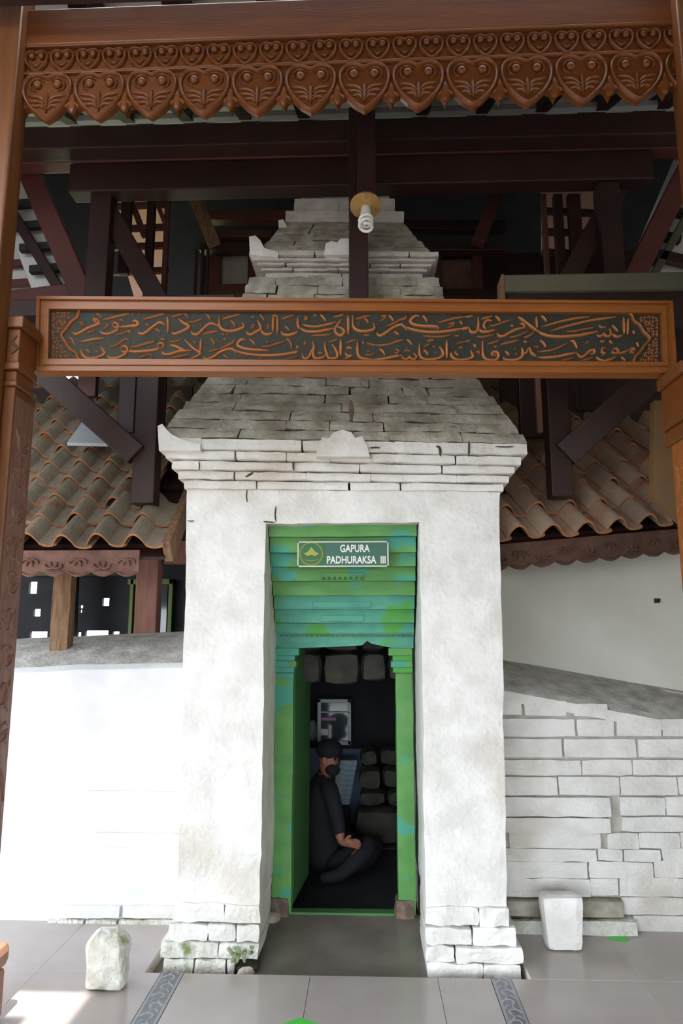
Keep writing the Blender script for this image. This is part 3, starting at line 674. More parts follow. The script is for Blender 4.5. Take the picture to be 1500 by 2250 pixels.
# ------------------------------------------------------------------ carved teak columns (near frame)
def column(sx, label):
    """sx=-1 left, +1 right; inner faces look towards the picture's middle"""
    mir = -0.095                                   # plane of symmetry between the two columns
    X = lambda x: x if sx < 0 else 2 * mir - x
    def bx(name, x0, x1, y0, y1, z0, z1, m, par, bev=0.004):
        a_, b_ = sorted((X(x0), X(x1))); return box(name, a_, b_, y0, y1, z0, z1, m, par, bev)
    fm_ = 'teak_grey' if sx < 0 else 'teak_board'  # right flank in brighter teak, its sunlight painted into the colour
    t = thing('carved_column', (X(-1.72), 2.98, 0), label, 'column', None)
    bx('shaft', -1.92, -1.632, 2.86, 2.99, 0.30, 5.2, 'teak_v', t, 0.012)
    # inner pilaster with carved flank
    pil = bx('pilaster', -1.70, -1.588, 3.0, 3.20, 0.26, 2.70 if sx < 0 else 2.45, 'teak_v', t, 0.006)
    xf = X(-1.588); nrm = Vector((1, 0, 0)) if sx < 0 else Vector((-1, 0, 0)); e = nrm.x
    bx('flank_panel', -1.590, -1.586, 3.02, 3.185, 0.50, 2.66 if sx < 0 else 2.44, fm_, pil, 0.0)
    mb = MB(); yc = 3.10; z_ = 1.10; k = 0
    while z_ < (2.5 if sx < 0 else 2.26):
        s = 1 if k % 2 == 0 else -1
        sp_ = [Vector((xf, yc + s * (0.012 + 0.0055 * t_) * math.cos(t_ * .62), z_ + 0.09 + (0.012 + 0.0065 * t_) * math.sin(t_ * .62))) for t_ in range(11)]
        mb.add(*ribbonv(catmull(sp_, 2), 0.016, 0.010, nrm))
        mb.add(*ribbonv(catmull([(xf, yc - s * 0.06, z_), (xf, yc - s * 0.02, z_ + 0.05), (xf, yc - s * 0.065, z_ + 0.13)], 4), 0.020, 0.010, nrm))
        for q_ in range(3):
            mb.add(*ribbonv(catmull([(xf, yc + s * 0.02, z_ + 0.04 * q_ + 0.02), (xf, yc + s * 0.045, z_ + 0.04 * q_ + 0.035), (xf, yc + s * 0.065, z_ + 0.04 * q_ + 0.02)], 3), 0.012, 0.008, nrm))
        z_ += 0.16; k += 1
    mb.build('vine_carving', fm_, pil)
    mb = MB()
    mb.add(*ribbonv(catmull([(xf, yc - 0.075, 0.88), (xf, yc - 0.06, 0.98), (xf, yc, 1.04), (xf, yc + 0.06, 0.98), (xf, yc + 0.075, 0.88)], 5), 0.03, 0.010, nrm))
    for yy in (-0.052, -0.018, 0.018, 0.052):
        mb.add(*ribbonv([Vector((xf, yc + yy, 0.50 + 0.05 * q_)) for q_ in range(10)], 0.022, 0.010, nrm))
    mb.build('fluting', fm_, pil)
    # capital: stacked mouldings running back to the board
    for (z0, z1, o, m) in ((2.70, 2.725, 0.012, 'teak_v'), (2.725, 2.775, 0.004, 'teak'), (2.775, 2.81, 0.022, 'teak_v'), (2.81, 2.975, 0.008, 'teak'), (2.975, 3.03, 0.026, 'teak_v')):
        dz = 0 if sx < 0 else -0.255
        bx('capital', -1.70, -1.588 + o, 3.0 - o, 3.16 if sx < 0 else 3.24, z0 + dz, z1 + dz, m, t, 0.006)
    mb = MB(); xc = X(-1.60)
    mb.add(*ribbonv(catmull([(xc - 0.012, 2.99, 2.85), (xc + 0.012, 2.99, 2.88), (xc - 0.01, 2.99, 2.91), (xc + 0.008, 2.99, 2.94)], 4), 0.012, 0.006, (0, -1, 0)))
    if sx < 0: mb.build('capital_carving', 'fascia_d', t)
    bx('base', -1.99, -1.545, 2.79, 3.24, 0.0, 0.20, 'stone_base', t, 0.02)
    bx('base_cap', -1.96, -1.535, 2.82, 3.26, 0.20, 0.30, 'stone_base', t, 0.035)
    return t
column(-1, 'carved varnished teak column at the left edge of the picture')
column(1, 'carved varnished teak column at the right edge of the picture')

# front beam with heart fretwork
fb = thing('fretwork_beam', (-0.1, 2.95, 4.0), 'varnished teak beam with a hanging heart-carved valance along the top', 'beam')
YB = 2.92
box('beam', -1.68, 1.75, YB, YB + 0.16, 4.395, 4.595, 'teak', fb, 0.008)
PB = 0.2535; X0 = -1.5185                                          # heart spacing, first centre
def heart(cx, zt, wd, ht, n=28):
    """outline of a pointed heart shield hanging from zt"""
    pts = []
    for (u, v) in ((0, 0.06), (0.16, 0.0), (0.36, 0.02), (0.475, 0.16), (0.49, 0.38), (0.40, 0.62), (0.22, 0.84), (0, 1.0), (-0.22, 0.84), (-0.40, 0.62), (-0.49, 0.38), (-0.475, 0.16), (-0.36, 0.02), (-0.16, 0.0)):
        pts.append((cx + u * wd, 0, zt - v * ht))
    return pts
# backing board with scalloped edge
poly = [(-1.66, 4.40)]; k = 0; low = []
x = X0 - PB / 2
nh = 13
for i in range(nh):
    c = X0 + i * PB
    low += [(c - 0.127, 4.03), (c - 0.108, 4.075), (c - 0.085, 4.085), (c - 0.05, 4.045), (c, 4.012), (c + 0.05, 4.045), (c + 0.085, 4.085), (c + 0.108, 4.075)]
low = [p_ for p_ in low if -1.66 < p_[0] < 1.74]
poly = [(-1.66, 4.40), (-1.66, 4.06)] + low + [(1.74, 4.06), (1.74, 4.40)]
vs_, fs_ = [], []
for i, (a_, b_) in enumerate(poly[1:-1]):
    vs_ += [(a_, YB + 0.03, b_), (a_, YB + 0.03, 4.40), (a_, YB + 0.07, b_), (a_, YB + 0.07, 4.40)]
n = len(poly) - 2
for i in range(n - 1):
    a_ = i * 4; b_ = a_ + 4
    fs_ += [(a_, b_, b_ + 1, a_ + 1), (a_ + 2, a_ + 3, b_ + 3, b_ + 2), (a_, a_ + 2, b_ + 2, b_), (a_ + 1, b_ + 1, b_ + 3, a_ + 3)]
fs_ += [(0, 1, 3, 2), (4 * n - 4, 4 * n - 2, 4 * n - 1, 4 * n - 3)]
mesh('valance_board', vs_, fs_, 'teak', fb)
for (za, zb, o) in ((4.385, 4.40, 0.0), (4.243, 4.258, 0.008)): box('bead', -1.66, 1.74, YB + o, YB + 0.04, za, zb, 'teak', fb, 0.003)
def heartmesh(wd, ht, big):
    mb = MB(); N_ = Vector((0, -1, 0)); y = 0.0
    sh = lambda p_: Vector((p_[0], y, p_[2]))
    mb.add(*ribbonv(catmull([sh(p_) for p_ in heart(0, 0, wd, ht)], 3, True), 0.020 if big else 0.015, 0.020 if big else 0.016, N_, closed=True))
    r = 0.021 if big else 0.016
    for s in (-1, 1):
        cx, cz = s * wd * 0.21, -ht * 0.22
        mb.add(*ballv((cx, -0.006, cz), r, 6, (1, 0.8, 1)))
        if big:
            mb.add(*ribbonv(catmull([Vector((cx + s * 0.035 * math.cos(a_), 0, cz + 0.035 * math.sin(a_))) for a_ in (-1.4, -.6, .2, 1.0, 1.8, 2.6)], 3), 0.013, 0.012, N_))
            for (x0, z0, x1, z1, x2, z2) in ((.03, .62, .17, .50, .39, .47), (.03, .70, .16, .60, .36, .60), (.03, .78, .12, .70, .26, .72)):
                mb.add(*ribbonv(catmull([(s * x0 * wd, 0, -z0 * ht), (s * x1 * wd, 0, -z1 * ht), (s * x2 * wd, 0, -z2 * ht)], 4), 0.018, 0.013, N_))
    if big:
        mb.add(*ribbonv(catmull([(0, 0, -.40 * ht), (0, 0, -.62 * ht), (0, 0, -.86 * ht)], 4), 0.020, 0.014, N_))
    else:
        mb.add(*ribbonv(catmull([(-.2 * wd, 0, -.55 * ht), (0, 0, -.72 * ht), (.2 * wd, 0, -.55 * ht)], 4), 0.012, 0.010, N_))
    return mb
hb = None
for i in range(nh):
    c = Vector((X0 + i * PB, YB + 0.024, 4.125))
    if c.x > 1.72: break
    if hb is None:
        mb = heartmesh(0.232, 0.232, True); hb = mb.build('heart_carving', 'teak', fb, True)
        off = WPOS[hb.name].copy(); org = Vector((c.x, YB + 0.028, 4.244)); hb.location = off + org - WPOS[fb.name]; WPOS[hb.name] = off + org
    else: copies(hb, off + Vector((c.x, YB + 0.028, 4.244)), fb)
dl = None
for i in range(nh + 1):
    x = X0 + (i - 0.5) * PB
    if not -1.64 < x < 1.72: continue
    if dl is None:
        mb = MB()
        mb.add(*ribbonv(catmull([(0, 0, 0.0), (0, 0, -0.06), (0, 0, -0.10)], 4), 0.042, 0.016, (0, -1, 0)))
        for s in (-1, 1): mb.add(*ribbonv(catmull([(0, 0, -0.02), (s * 0.016, 0, -0.05), (s * 0.034, 0, -0.062)], 3), 0.018, 0.012, (0, -1, 0)))
        dl = mb.build('leaf_drop', 'teak', fb, True); offd = WPOS[dl.name].copy(); org = Vector((x, YB + 0.026, 4.135)); dl.location = offd + org - WPOS[fb.name]
    else: copies(dl, offd + Vector((x, YB + 0.026, 4.135)), fb)
hs = None; PS = PB / 2
for i in range(28):
    x = X0 - 0.06 + (i - 0) * PS
    if x > 1.70: break
    if hs is None:
        mb = heartmesh(0.108, 0.108, False); hs = mb.build('small_heart_carving', 'teak', fb, True); offs = WPOS[hs.name].copy()
        org = Vector((x, YB + 0.022, 4.372)); hs.location = offs + org - WPOS[fb.name]
    else: copies(hs, offs + Vector((x, YB + 0.022, 4.372)), fb)

fb.rotation_euler = (0, -0.008, 0); fb.location.z += 0.012
# ------------------------------------------------------------------ calligraphy board
YC = 3.20
cbd = thing('calligraphy_board', at(780, 822, YC), 'long carved teak board with Arabic calligraphy hanging between the columns', 'sign')
def Q(px, py, d=0.0): return at(px, py, YC) + Vector((0, d, 0))
def framebar(pp, d0, d1, m='teak'):
    vs_ = [Q(*p_, d0) for p_ in pp] + [Q(*p_, d1) for p_ in pp]
    return mesh('frame_rail', vs_, [(0, 1, 2, 3), (7, 6, 5, 4), (0, 4, 5, 1), (1, 5, 6, 2), (2, 6, 7, 3), (3, 7, 4, 0)], m, cbd)
O_ = [(86, 656), (1472, 667), (1482, 824), (82, 819)]; I1 = [(93, 663), (1466, 673), (1472, 815), (90, 811)]; I2 = [(101, 669), (1459, 679), (1464, 808), (98, 805)]; I3 = [(112, 683), (1449, 692), (1452, 799), (110, 792)]
for i in range(4):
    k = (i + 1) % 4; m = 'teak_board'
    framebar([O_[i], O_[k], I1[k], I1[i]], -0.030, 0.05, m)
    r_ = framebar([I1[i], I1[k], I2[k], I2[i]], -0.016, 0.05, m)
    framebar([I2[i], I2[k], I3[k], I3[i]], -0.024, 0.05, m)
mesh('panel', [Q(*p_, 0.0) for p_ in I2] + [Q(*p_, 0.05) for p_ in I2], [(0, 1, 2, 3), (7, 6, 5, 4), (0, 4, 5, 1), (1, 5, 6, 2), (2, 6, 7, 3), (3, 7, 4, 0)], 'board_green', cbd)
STR = {
100: [(35,"900,290 880,320 700,390 560,470 490,490 450,450"),(28,"900,300 860,250 800,240 830,290 890,300"),(26,"950,255 1100,215 1250,180 1390,150"),(25,"840,140 900,180 930,220"),(30,"1100,350 1140,300 1190,320 1210,370 1150,375 1110,350"),(32,"1210,370 1170,430 1050,480 950,475 890,430"),(32,"1210,370 1350,360 1500,330"),(18,"680,475 750,450 830,415"),(18,"1180,500 1290,470 1380,430 1420,470"),(20,"960,400 1010,370 1040,330 990,330"),(18,"580,350 620,330 600,300 570,330"),(22,"1220,240 1290,270"),
 (28,"560,615 700,590 830,565 980,550"),(25,"390,540 440,570 470,630 490,690"),(34,"910,690 950,740 980,800 940,840 820,880 700,880 640,850 600,790 590,720"),(25,"660,740 700,760 740,805"),(22,"830,770 880,775"),(30,"1240,730 1290,680 1350,710 1350,770 1290,780 1250,750"),(34,"1360,770 1300,830 1180,880 1060,880 1020,830"),(34,"1360,770 1440,770 1500,770"),(20,"1070,700 1170,670 1280,590 1350,570 1400,630"),(20,"1410,705 1500,685"),(14,"740,640 780,650"),(14,"840,650 860,640")],
280: [(36,"80,280 130,270 170,290 180,330 100,355 0,365"),(22,"80,160 110,165"),(22,"190,160 215,165"),(22,"250,250 400,210 520,175 620,150"),(36,"190,420 200,470 260,480 330,440 430,360 520,300 580,305 630,340"),(24,"310,310 350,355"),(24,"460,405 510,420 540,465"),(24,"0,430 60,465"),(36,"665,200 670,300 675,470"),(20,"730,205 820,180 920,150"),(36,"840,225 900,280 1000,340 1020,370 960,410 850,460 770,480 730,460"),(20,"930,155 990,180 1010,240"),(18,"980,295 1080,285 1180,255 1250,225"),(36,"1050,430 1080,480 1140,490 1200,450 1280,370 1370,310 1430,320 1500,350"),(22,"1240,490 1350,460 1500,435"),(26,"1300,155 1350,200 1375,250"),(18,"1200,340 1230,345"),
 (36,"0,770 150,775 300,765 450,745 540,720"),(26,"520,720 510,660 550,630 595,650 590,700 540,735"),(22,"540,570 630,575"),(22,"60,705 200,675 330,635 430,610 445,550"),(36,"560,770 600,810 680,820 780,790 900,760 1060,755"),(32,"700,670 780,680 870,720 960,755"),(30,"940,570 1010,640 1090,720 1200,790 1180,830 1080,885 980,900"),(34,"1215,560 1210,680 1200,790"),(22,"700,890 850,855 1020,820"),(18,"690,605 780,610 880,580"),(18,"170,890 260,860 340,820 390,840 410,880"),(24,"1370,560 1420,600 1440,670"),(34,"1250,860 1280,895 1340,895 1420,860 1500,810"),(20,"1330,780 1420,750 1500,730"),(20,"1090,590 1130,640"),(16,"1280,650 1300,655")],
460: [(34,"130,330 160,350"),(36,"165,170 165,300 180,370 240,420 350,435 460,415 550,380 570,340 540,295"),(22,"210,240 350,200 500,160"),(24,"350,260 400,300 430,360"),(18,"270,350 290,300"),(36,"790,250 830,320 850,400 780,440 700,490 640,480 605,430"),(36,"850,400 890,470 960,490 1040,465"),(34,"1060,180 1050,300 1050,450"),(34,"1120,180 1125,320 1120,480"),(24,"1030,180 1130,185"),(24,"830,160 880,210 910,265"),(16,"690,350 720,330 740,360 710,385 690,365"),(16,"940,360 965,345 985,370 955,390 940,370"),(18,"690,205 740,205"),(36,"1460,190 1460,330 1490,400"),(36,"1180,440 1220,490 1300,500 1390,480 1460,445"),(22,"1190,240 1300,200 1400,170"),(26,"1240,355 1290,385 1320,420"),(14,"1340,310 1370,280"),(16,"200,485 250,490"),(16,"280,490 310,490"),
 (34,"60,855 180,780 300,735 380,735 450,790"),(36,"400,740 520,790 680,820 850,835 1050,835 1220,820 1380,790 1460,765"),(36,"600,580 540,570 480,620 470,670 560,715 700,740 850,745 980,760"),(22,"150,740 300,670 400,615 410,560"),(26,"660,565 720,610 755,665"),(18,"860,690 980,680 1120,640 1250,600"),(26,"1260,570 1310,580 1350,650 1365,720"),(24,"230,820 280,860 310,890"),(16,"790,890 900,885"),(16,"1120,905 1220,910 1350,880 1460,855"),(16,"940,620 970,620"),(16,"1240,670 1260,680"),(20,"230,570 290,570"),(28,"1430,690 1470,720")],
640: [(28,"180,325 260,350 380,365 520,345 640,315 740,285"),(34,"140,380 220,430 320,445 450,440 580,415 720,385"),(36,"830,230 790,290 750,350 720,410 750,480 810,505 860,470 870,430 810,380 740,370"),(22,"690,210 780,185 860,160"),(28,"480,165 530,210 570,270"),(22,"210,190 270,230 220,240 280,190"),(22,"360,180 420,175"),(20,"330,510 450,505 560,500 650,485"),(38,"935,180 940,320 940,490"),(36,"1015,170 1015,320 1040,390 1120,430 1230,435 1330,415 1370,370 1350,300"),(22,"1060,240 1180,205 1300,175"),(24,"1200,230 1250,260 1270,310"),(14,"1110,330 1130,280"),(18,"1190,500 1290,500"),
 (34,"350,600 370,700 330,780 290,860 240,895 200,870 180,800"),(36,"390,690 360,800 380,870 440,890 520,870 570,830"),(36,"555,620 560,720 590,820 620,880 690,890 750,870 760,810 720,720 670,650"),(38,"815,570 815,720 815,850"),(20,"610,615 690,595 760,570"),(20,"900,630 980,600 1060,580"),(30,"1000,720 940,705 900,730"),(30,"890,790 920,840 1000,840 930,870 870,900"),(38,"1090,590 1090,720 1100,820 1150,880 1240,900 1380,905"),(26,"1170,610 1200,640"),(20,"1240,630 1340,660 1380,665"),(24,"430,790 510,795"),(16,"640,795 665,800"),(18,"1210,825 1320,825 1380,790"),(20,"1240,765 1290,770"),(20,"200,640 235,640 220,600"),(28,"90,680 120,720"),(32,"30,805 60,790 110,770")],
820: [(36,"60,450 80,500 140,500 220,450 320,380 420,335 480,335 560,420"),(36,"490,345 600,395 750,430 920,450 1080,450 1250,430 1400,405 1500,385"),(38,"760,190 700,180 640,220 610,280 680,330 800,350 950,355 1060,370 1070,410"),(22,"220,360 330,310 440,250 530,220 540,170"),(26,"250,170 300,215 335,270"),(26,"810,180 860,230 890,290"),(22,"130,190 190,180 200,210 100,275"),(24,"1060,295 1200,260 1350,220 1500,200"),(22,"1230,320 1310,300 1320,330 1200,390"),(24,"1420,270 1470,320"),(24,"340,440 390,470 425,500"),(18,"810,510 950,525 1100,525 1270,500"),(18,"1330,515 1420,510"),
 (20,"0,665 120,670 260,650 380,605 500,580"),(26,"550,570 600,610 640,660"),(38,"0,905 130,900 300,865 470,830"),(34,"470,840 500,890 560,900 590,860 620,895 680,900 710,850 660,800"),(28,"100,730 160,770 195,835"),(18,"340,770 380,740 420,770 390,800 345,780"),(18,"500,760 560,755 610,765"),(16,"540,710 560,710"),(38,"1090,690 1130,750 1150,820 1080,880 940,905 830,895 770,840 760,740 760,640"),(38,"1210,590 1210,720 1215,880"),(28,"830,745 870,780 910,830"),(22,"880,595 1000,580"),(16,"1010,790 1040,795"),(18,"980,700 1020,680"),(18,"830,690 920,650"),(36,"1280,780 1290,850 1350,900 1450,905"),(28,"1340,770 1370,810 1400,840"),(18,"1370,640 1500,605"),(20,"1400,710 1470,700")],
1000: [(34,"100,400 230,375"),(36,"230,390 250,440 300,455 360,430 380,340 380,200"),(36,"390,400 430,440 520,445 650,415"),(32,"600,265 530,255 490,290 470,350 510,410"),(22,"150,205 290,185"),(22,"420,235 520,210 610,190"),(28,"660,185 710,230 740,275"),(18,"560,350 680,330 800,285 910,250"),(36,"690,470 720,515 790,515 880,465 1000,405 1150,375"),(28,"1060,330 1100,310 1150,370"),(38,"1040,200 1130,270 1250,360 1360,440"),(34,"1330,200 1340,300 1350,390"),(22,"1130,535 1210,515 1310,440"),(18,"890,535 1000,520 1120,470 1200,430"),(18,"350,520 430,530 550,510 640,490"),(20,"910,340 960,355"),
 (34,"0,900 120,910 230,890 290,850 250,750"),(20,"150,610 250,585"),(22,"300,650 330,690 350,640"),(40,"450,600 450,740 460,840 510,900 600,915 680,900 710,850 690,790 630,780 600,820 670,840"),(20,"530,650 620,620 720,590"),(22,"740,655 880,620 1040,585"),(22,"330,790 380,770 390,820"),(22,"630,690 680,690"),(40,"780,870 830,905 930,915 1040,895 1100,850 1110,770 1090,710"),(30,"1100,780 1160,800 1210,700"),(36,"1220,700 1250,790 1330,850"),(28,"820,765 860,800 890,835"),(18,"1290,710 1320,690 1360,700 1330,720"),(24,"1120,600 1180,620"),(16,"980,810 1020,815"),(18,"960,740 1000,710")],
1180: [(38,"0,420 60,470 180,510 340,525 500,520 700,500 850,470 990,440"),(26,"60,370 250,310 450,260 650,220 860,200"),(28,"210,435 400,375 650,310 900,255 1100,225 1290,200"),(18,"480,440 620,435 780,400 920,380"),(30,"980,490 1010,520 1060,510 1090,480 1120,515 1180,520 1210,470 1190,400"),(34,"1230,480 1280,520 1330,525 1400,505"),(34,"1420,210 1425,350 1430,480"),(34,"1490,230 1490,350 1485,490"),(28,"1230,340 1280,390 1325,440"),(20,"1010,340 1050,370 1130,365"),(28,"60,185 110,220 150,280"),
 (20,"0,770 120,765 260,740 380,690 500,630"),(28,"540,595 590,600 630,660 655,720"),(28,"40,585 100,630 140,700"),(38,"0,870 150,870 320,855 480,820 640,790"),(34,"650,800 690,850 740,860 800,820 870,755 930,750 930,800 860,810"),(22,"380,930 480,900 600,875"),(22,"700,935 800,905 920,870"),(36,"970,860 1010,900 1100,930 1200,900 1290,865"),(26,"1130,715 1080,715 1060,780 1110,800 1060,840"),(28,"1230,760 1280,720 1330,760 1300,800 1240,790 1225,765"),(30,"1320,800 1400,790 1500,750"),(28,"1380,860 1410,890 1450,930"),(24,"1030,600 1100,605"),(24,"1180,590 1230,640"),(20,"790,640 840,600"),(18,"280,790 300,790")],
1280: [(28,"750,750 800,720 850,740 780,770 840,800"),(24,"880,620 920,690"),(22,"820,430 850,480")]}
NB = Vector((0, -1, 0))
for ox, ss in STR.items():
    rows = {0: MB(), 1: MB()}
    for wd, s in ss:
        pts = [tuple(map(float, p_.split(','))) for p_ in s.split()]
        W = [Q(ox + a_ / 7.5, 670 + b_ / 7.5, -0.001) for a_, b_ in pts]
        r_ = 0 if sum(b_ for a_, b_ in pts) / len(pts) < 545 else 1
        wm = wd / 7.5 * 0.00222
        rows[r_].add(*ribbonv(catmull(W, 4), wm * 1.4, 0.011, NB))
    for r_ in rows.values():
        if r_.v: r_.build('lettering', 'teak_let', cbd, True)
def edge(ox, s, wd, name):
    pts = [tuple(map(float, p_.split(','))) for p_ in s.split()]
    W = [Q(ox + a_ / 7.5, 670 + b_ / 7.5, -0.001) for a_, b_ in pts]
    mesh(name, *ribbonv(catmull(W, 4), wd / 7.5 * 0.00222, 0.014, NB, taper=False), 'teak_board', cbd, True)
edge(100, "565,100 530,210 430,290 360,390 275,500 330,610 420,740 510,800 550,890 620,945", 62, 'border_moulding')
edge(1280, "740,130 800,180 840,270 930,340 1000,450 1100,560 1020,660 930,790 860,860 820,985", 52, 'border_moulding')
def fill(ox, test, y0, y1, x0, x1):
    mb = MB(); yy = y0
    while yy < y1:
        xx = x0
        while xx < x1:
            if test(xx, yy):
                s = random.choice((-1, 1)); a0 = random.uniform(0, 6.28)
                pts = [Q(ox + (xx + s * (6 + 3.2 * t_) * math.cos(a0 + t_ * .8)) / 7.5, 670 + (yy + (6 + 3.2 * t_) * math.sin(a0 + t_ * .8)) / 7.5, -0.001) for t_ in range(8)]
                mb.add(*ribbonv(catmull(pts, 2), 0.0052, 0.006, NB))
            xx += 62
        yy += 58
    return mb
def lb(x, y):
    pts = [(530, 100), (430, 280), (360, 390), (250, 500), (330, 640), (420, 780), (500, 900)]
    for (xa, ya), (xb, yb) in zip(pts, pts[1:]):
        if ya <= y <= yb: return x < xa + (xb - xa) * (y - ya) / (yb - ya) - 75
    return False
def rb(x, y):
    pts = [(800, 160), (930, 340), (1000, 450), (1100, 560), (1020, 660), (930, 790), (830, 960)]
    for (xa, ya), (xb, yb) in zip(pts, pts[1:]):
        if ya <= y <= yb: return x > xa + (xb - xa) * (y - ya) / (yb - ya) + 70
    return False
fill(100, lb, 150, 900, 140, 460).build('corner_scrolls', 'teak_let', cbd)
fill(1280, rb, 215, 940, 900, 1230).build('corner_scrolls', 'teak_let', cbd)

# ------------------------------------------------------------------ tiled pent roofs beside the gate
TW, TL = 0.232, 0.30
def tile_mesh(mtop):
    prof = []
    for i in range(15):
        t = i / 14; x = t * TW
        if t < 0.58: z_ = 0.074 * math.sin(math.pi * t / 0.58) ** 0.9
        else: z_ = -0.012 * math.sin(math.pi * (t - 0.58) / 0.42)
        prof.append((x, z_))
    vs = []; fs = []; fm = []; th = 0.014; k = len(prof)
    for y in (0, TL):
        for x, z_ in prof: vs.append((x, y, z_ + th))
        for x, z_ in prof: vs.append((x, y, z_))
    for i in range(k - 1):
        fs.append((i, i + 1, 2 * k + i + 1, 2 * k + i)); fm.append(0)
        fs.append((k + i, 3 * k + i, 3 * k + i + 1, k + i + 1)); fm.append(0)
        fs.append((i, k + i, k + i + 1, i + 1)); fm.append(1)
        fs.append((2 * k + i, 2 * k + i + 1, 3 * k + i + 1, 3 * k + i)); fm.append(0)
    fs += [(0, 2 * k, 3 * k, k), (k - 1, 2 * k - 1, 4 * k - 1, 3 * k - 1)]; fm += [1, 1]
    me = bpy.data.meshes.new('roof_tile'); me.from_pydata(vs, [], fs); me.materials.append(M[mtop]); me.materials.append(M['rtile_edge'])
    me.polygons.foreach_set('material_index', fm)
    bm = bmesh.new(); bm.from_mesh(me); bmesh.ops.recalc_face_normals(bm, faces=bm.faces); bm.to_mesh(me); bm.free()
    return me
def pent_roof(origin, yaw, pitch, ncol, nrow, c0, mtop, label, skip=(), fm='fascia', fl_=(0, 1), lift=None, pitch_w=0.205, roll=0.0):
    O = Vector(origin); u = Vector((math.cos(yaw), math.sin(yaw), math.tan(roll))).normalized(); bk = Vector((-math.sin(yaw), math.cos(yaw), 0))
    s = bk * math.cos(pitch) + Vector((0, 0, math.sin(pitch))); n_ = u.cross(s).normalized(); s = n_.cross(u).normalized()
    t = thing('tiled_roof', O, label, 'roof'); me = tile_mesh(mtop)
    for r in range(nrow):
        for c in range(c0, c0 + ncol):
            if (c, r) in skip: continue
            dx = random.uniform(-0.006, 0.006); dl_ = random.uniform(-0.012, 0.012)
            if lift and (c, r) in lift: dl_ += lift[(c, r)][0]; dx += lift[(c, r)][1]
            p_ = O + u * (c * pitch_w + dx) + s * (r * 0.222 + dl_) + n_ * (0.034 + random.uniform(0, 0.008))
            R3 = Matrix((u, s, n_)).transposed()
            R3 = R3 @ Matrix.Rotation(math.radians(-6.0), 3, 'X') @ Matrix.Rotation(random.uniform(-0.03, 0.03), 3, 'Z')
            o = link('roof_tile', me, p_, t); o.rotation_euler = R3.to_euler()
    # battens and boards under the tiles
    x0 = c0 * pitch_w - 0.02; x1 = (c0 + ncol) * pitch_w + 0.02
    for r in range(0, nrow, 1):
        a_ = O + u * x0 + s * (r * 0.222 + 0.10) - n_ * 0.02; b_ = O + u * x1 + s * (r * 0.222 + 0.10) - n_ * 0.02
        bar('batten', a_, b_, 0.04, 0.025, 'timber', t, s, 0)
    a_ = O + u * x0 + s * 0.0 - n_ * 0.05; L_ = nrow * 0.222
    vs_ = [O + u * x0 - n_ * .04, O + u * x1 - n_ * .04, O + u * x1 + s * L_ - n_ * .04, O + u * x0 + s * L_ - n_ * .04]
    vs_ += [v - n_ * 0.02 for v in vs_]
    mesh('underboard', vs_, [(0, 1, 2, 3), (7, 6, 5, 4), (0, 4, 5, 1), (1, 5, 6, 2), (2, 6, 7, 3), (3, 7, 4, 0)], 'timber', t)
    # carved fascia
    f0, f1 = fl_; Lf = f1 - f0; nS = max(3, round(Lf / 0.14)); H_ = 0.115
    vs_ = []; fs_ = []; st = nS * 6
    for i in range(st + 1):
        tt = i / st; ph = (i % 6) / 6
        zb = -H_ - 0.028 * abs(math.sin(math.pi * ph))
        for d in (0, 0.022):
            for zz_ in (0.01, zb): vs_.append(O + u * (f0 + Lf * tt) + bk * (0.02 + d) + Vector((0, 0, zz_)))
    for i in range(st):
        a_ = i * 4; b_ = a_ + 4
        fs_ += [(a_, a_ + 1, b_ + 1, b_), (a_ + 2, b_ + 2, b_ + 3, a_ + 3), (a_ + 1, a_ + 3, b_ + 3, b_ + 1), (a_, b_, b_ + 2, a_ + 2)]
    fs_ += [(0, 2, 3, 1), (st * 4, st * 4 + 1, st * 4 + 3, st * 4 + 2)]
    fo = mesh('fascia_board', vs_, fs_, fm, t)
    mb = MB(); nf = -bk
    for i in range(nS):
        c = O + u * (f0 + Lf * (i + .5) / nS) + bk * 0.018 + Vector((0, 0, -0.07)); e = 1 if i % 2 else -1
        for sg_ in (-1, 1):
            mb.add(*ribbonv(catmull([c + u * (sg_ * (0.02 + 0.006 * k_) * math.cos(k_ * .7) + sg_ * 0.028) + Vector((0, 0, e * (0.014 + 0.005 * k_) * math.sin(k_ * .7))) for k_ in range(6)], 2), 0.017, 0.016, nf))
        mb.add(*ribbonv(catmull([c + u * -0.06 + Vector((0, 0, -0.045)), c + Vector((0, 0, -0.058 - 0.01 * e)), c + u * 0.06 + Vector((0, 0, -0.045))], 4), 0.016, 0.014, nf))
    mb.build('fascia_carving', fm, fo)
    return t, O, u, s, n_
EL = at(75, 1212, 4.0)
tl, O, u, s, n_ = pent_roof((EL.x - 0.09, 4.0, 2.062), 0.0, math.radians(42), 9, 11, -5, 'rtile', 'grey-brown clay tile roof over the wall left of the gate',
          skip={(3, 2), (3, 3), (3, 4)}, lift={(2, 2): (-0.05, -0.03), (3, 5): (-0.08, 0.02)}, fl_=(-1.0, 0.70))
# verge board of the left roof
bar('verge_board', O + u * 0.86 - n_ * 0.02 + s * 0.02, O + u * 0.86 - n_ * 0.02 + s * 1.5, 0.05, 0.14, 'timber_old_or_lit', tl, u)
ER = at(1105, 1200, 4.02)
pent_roof((ER.x + 0.02, 4.02, 2.09), math.radians(12), math.radians(42), 10, 12, -1, 'rtile_r', 'brown clay tile roof over the wall right of the gate',
          skip={(0, 2), (0, 3), (-1, 2)}, fm='fascia_d', fl_=(-0.12, 1.3), roll=math.radians(6.0))
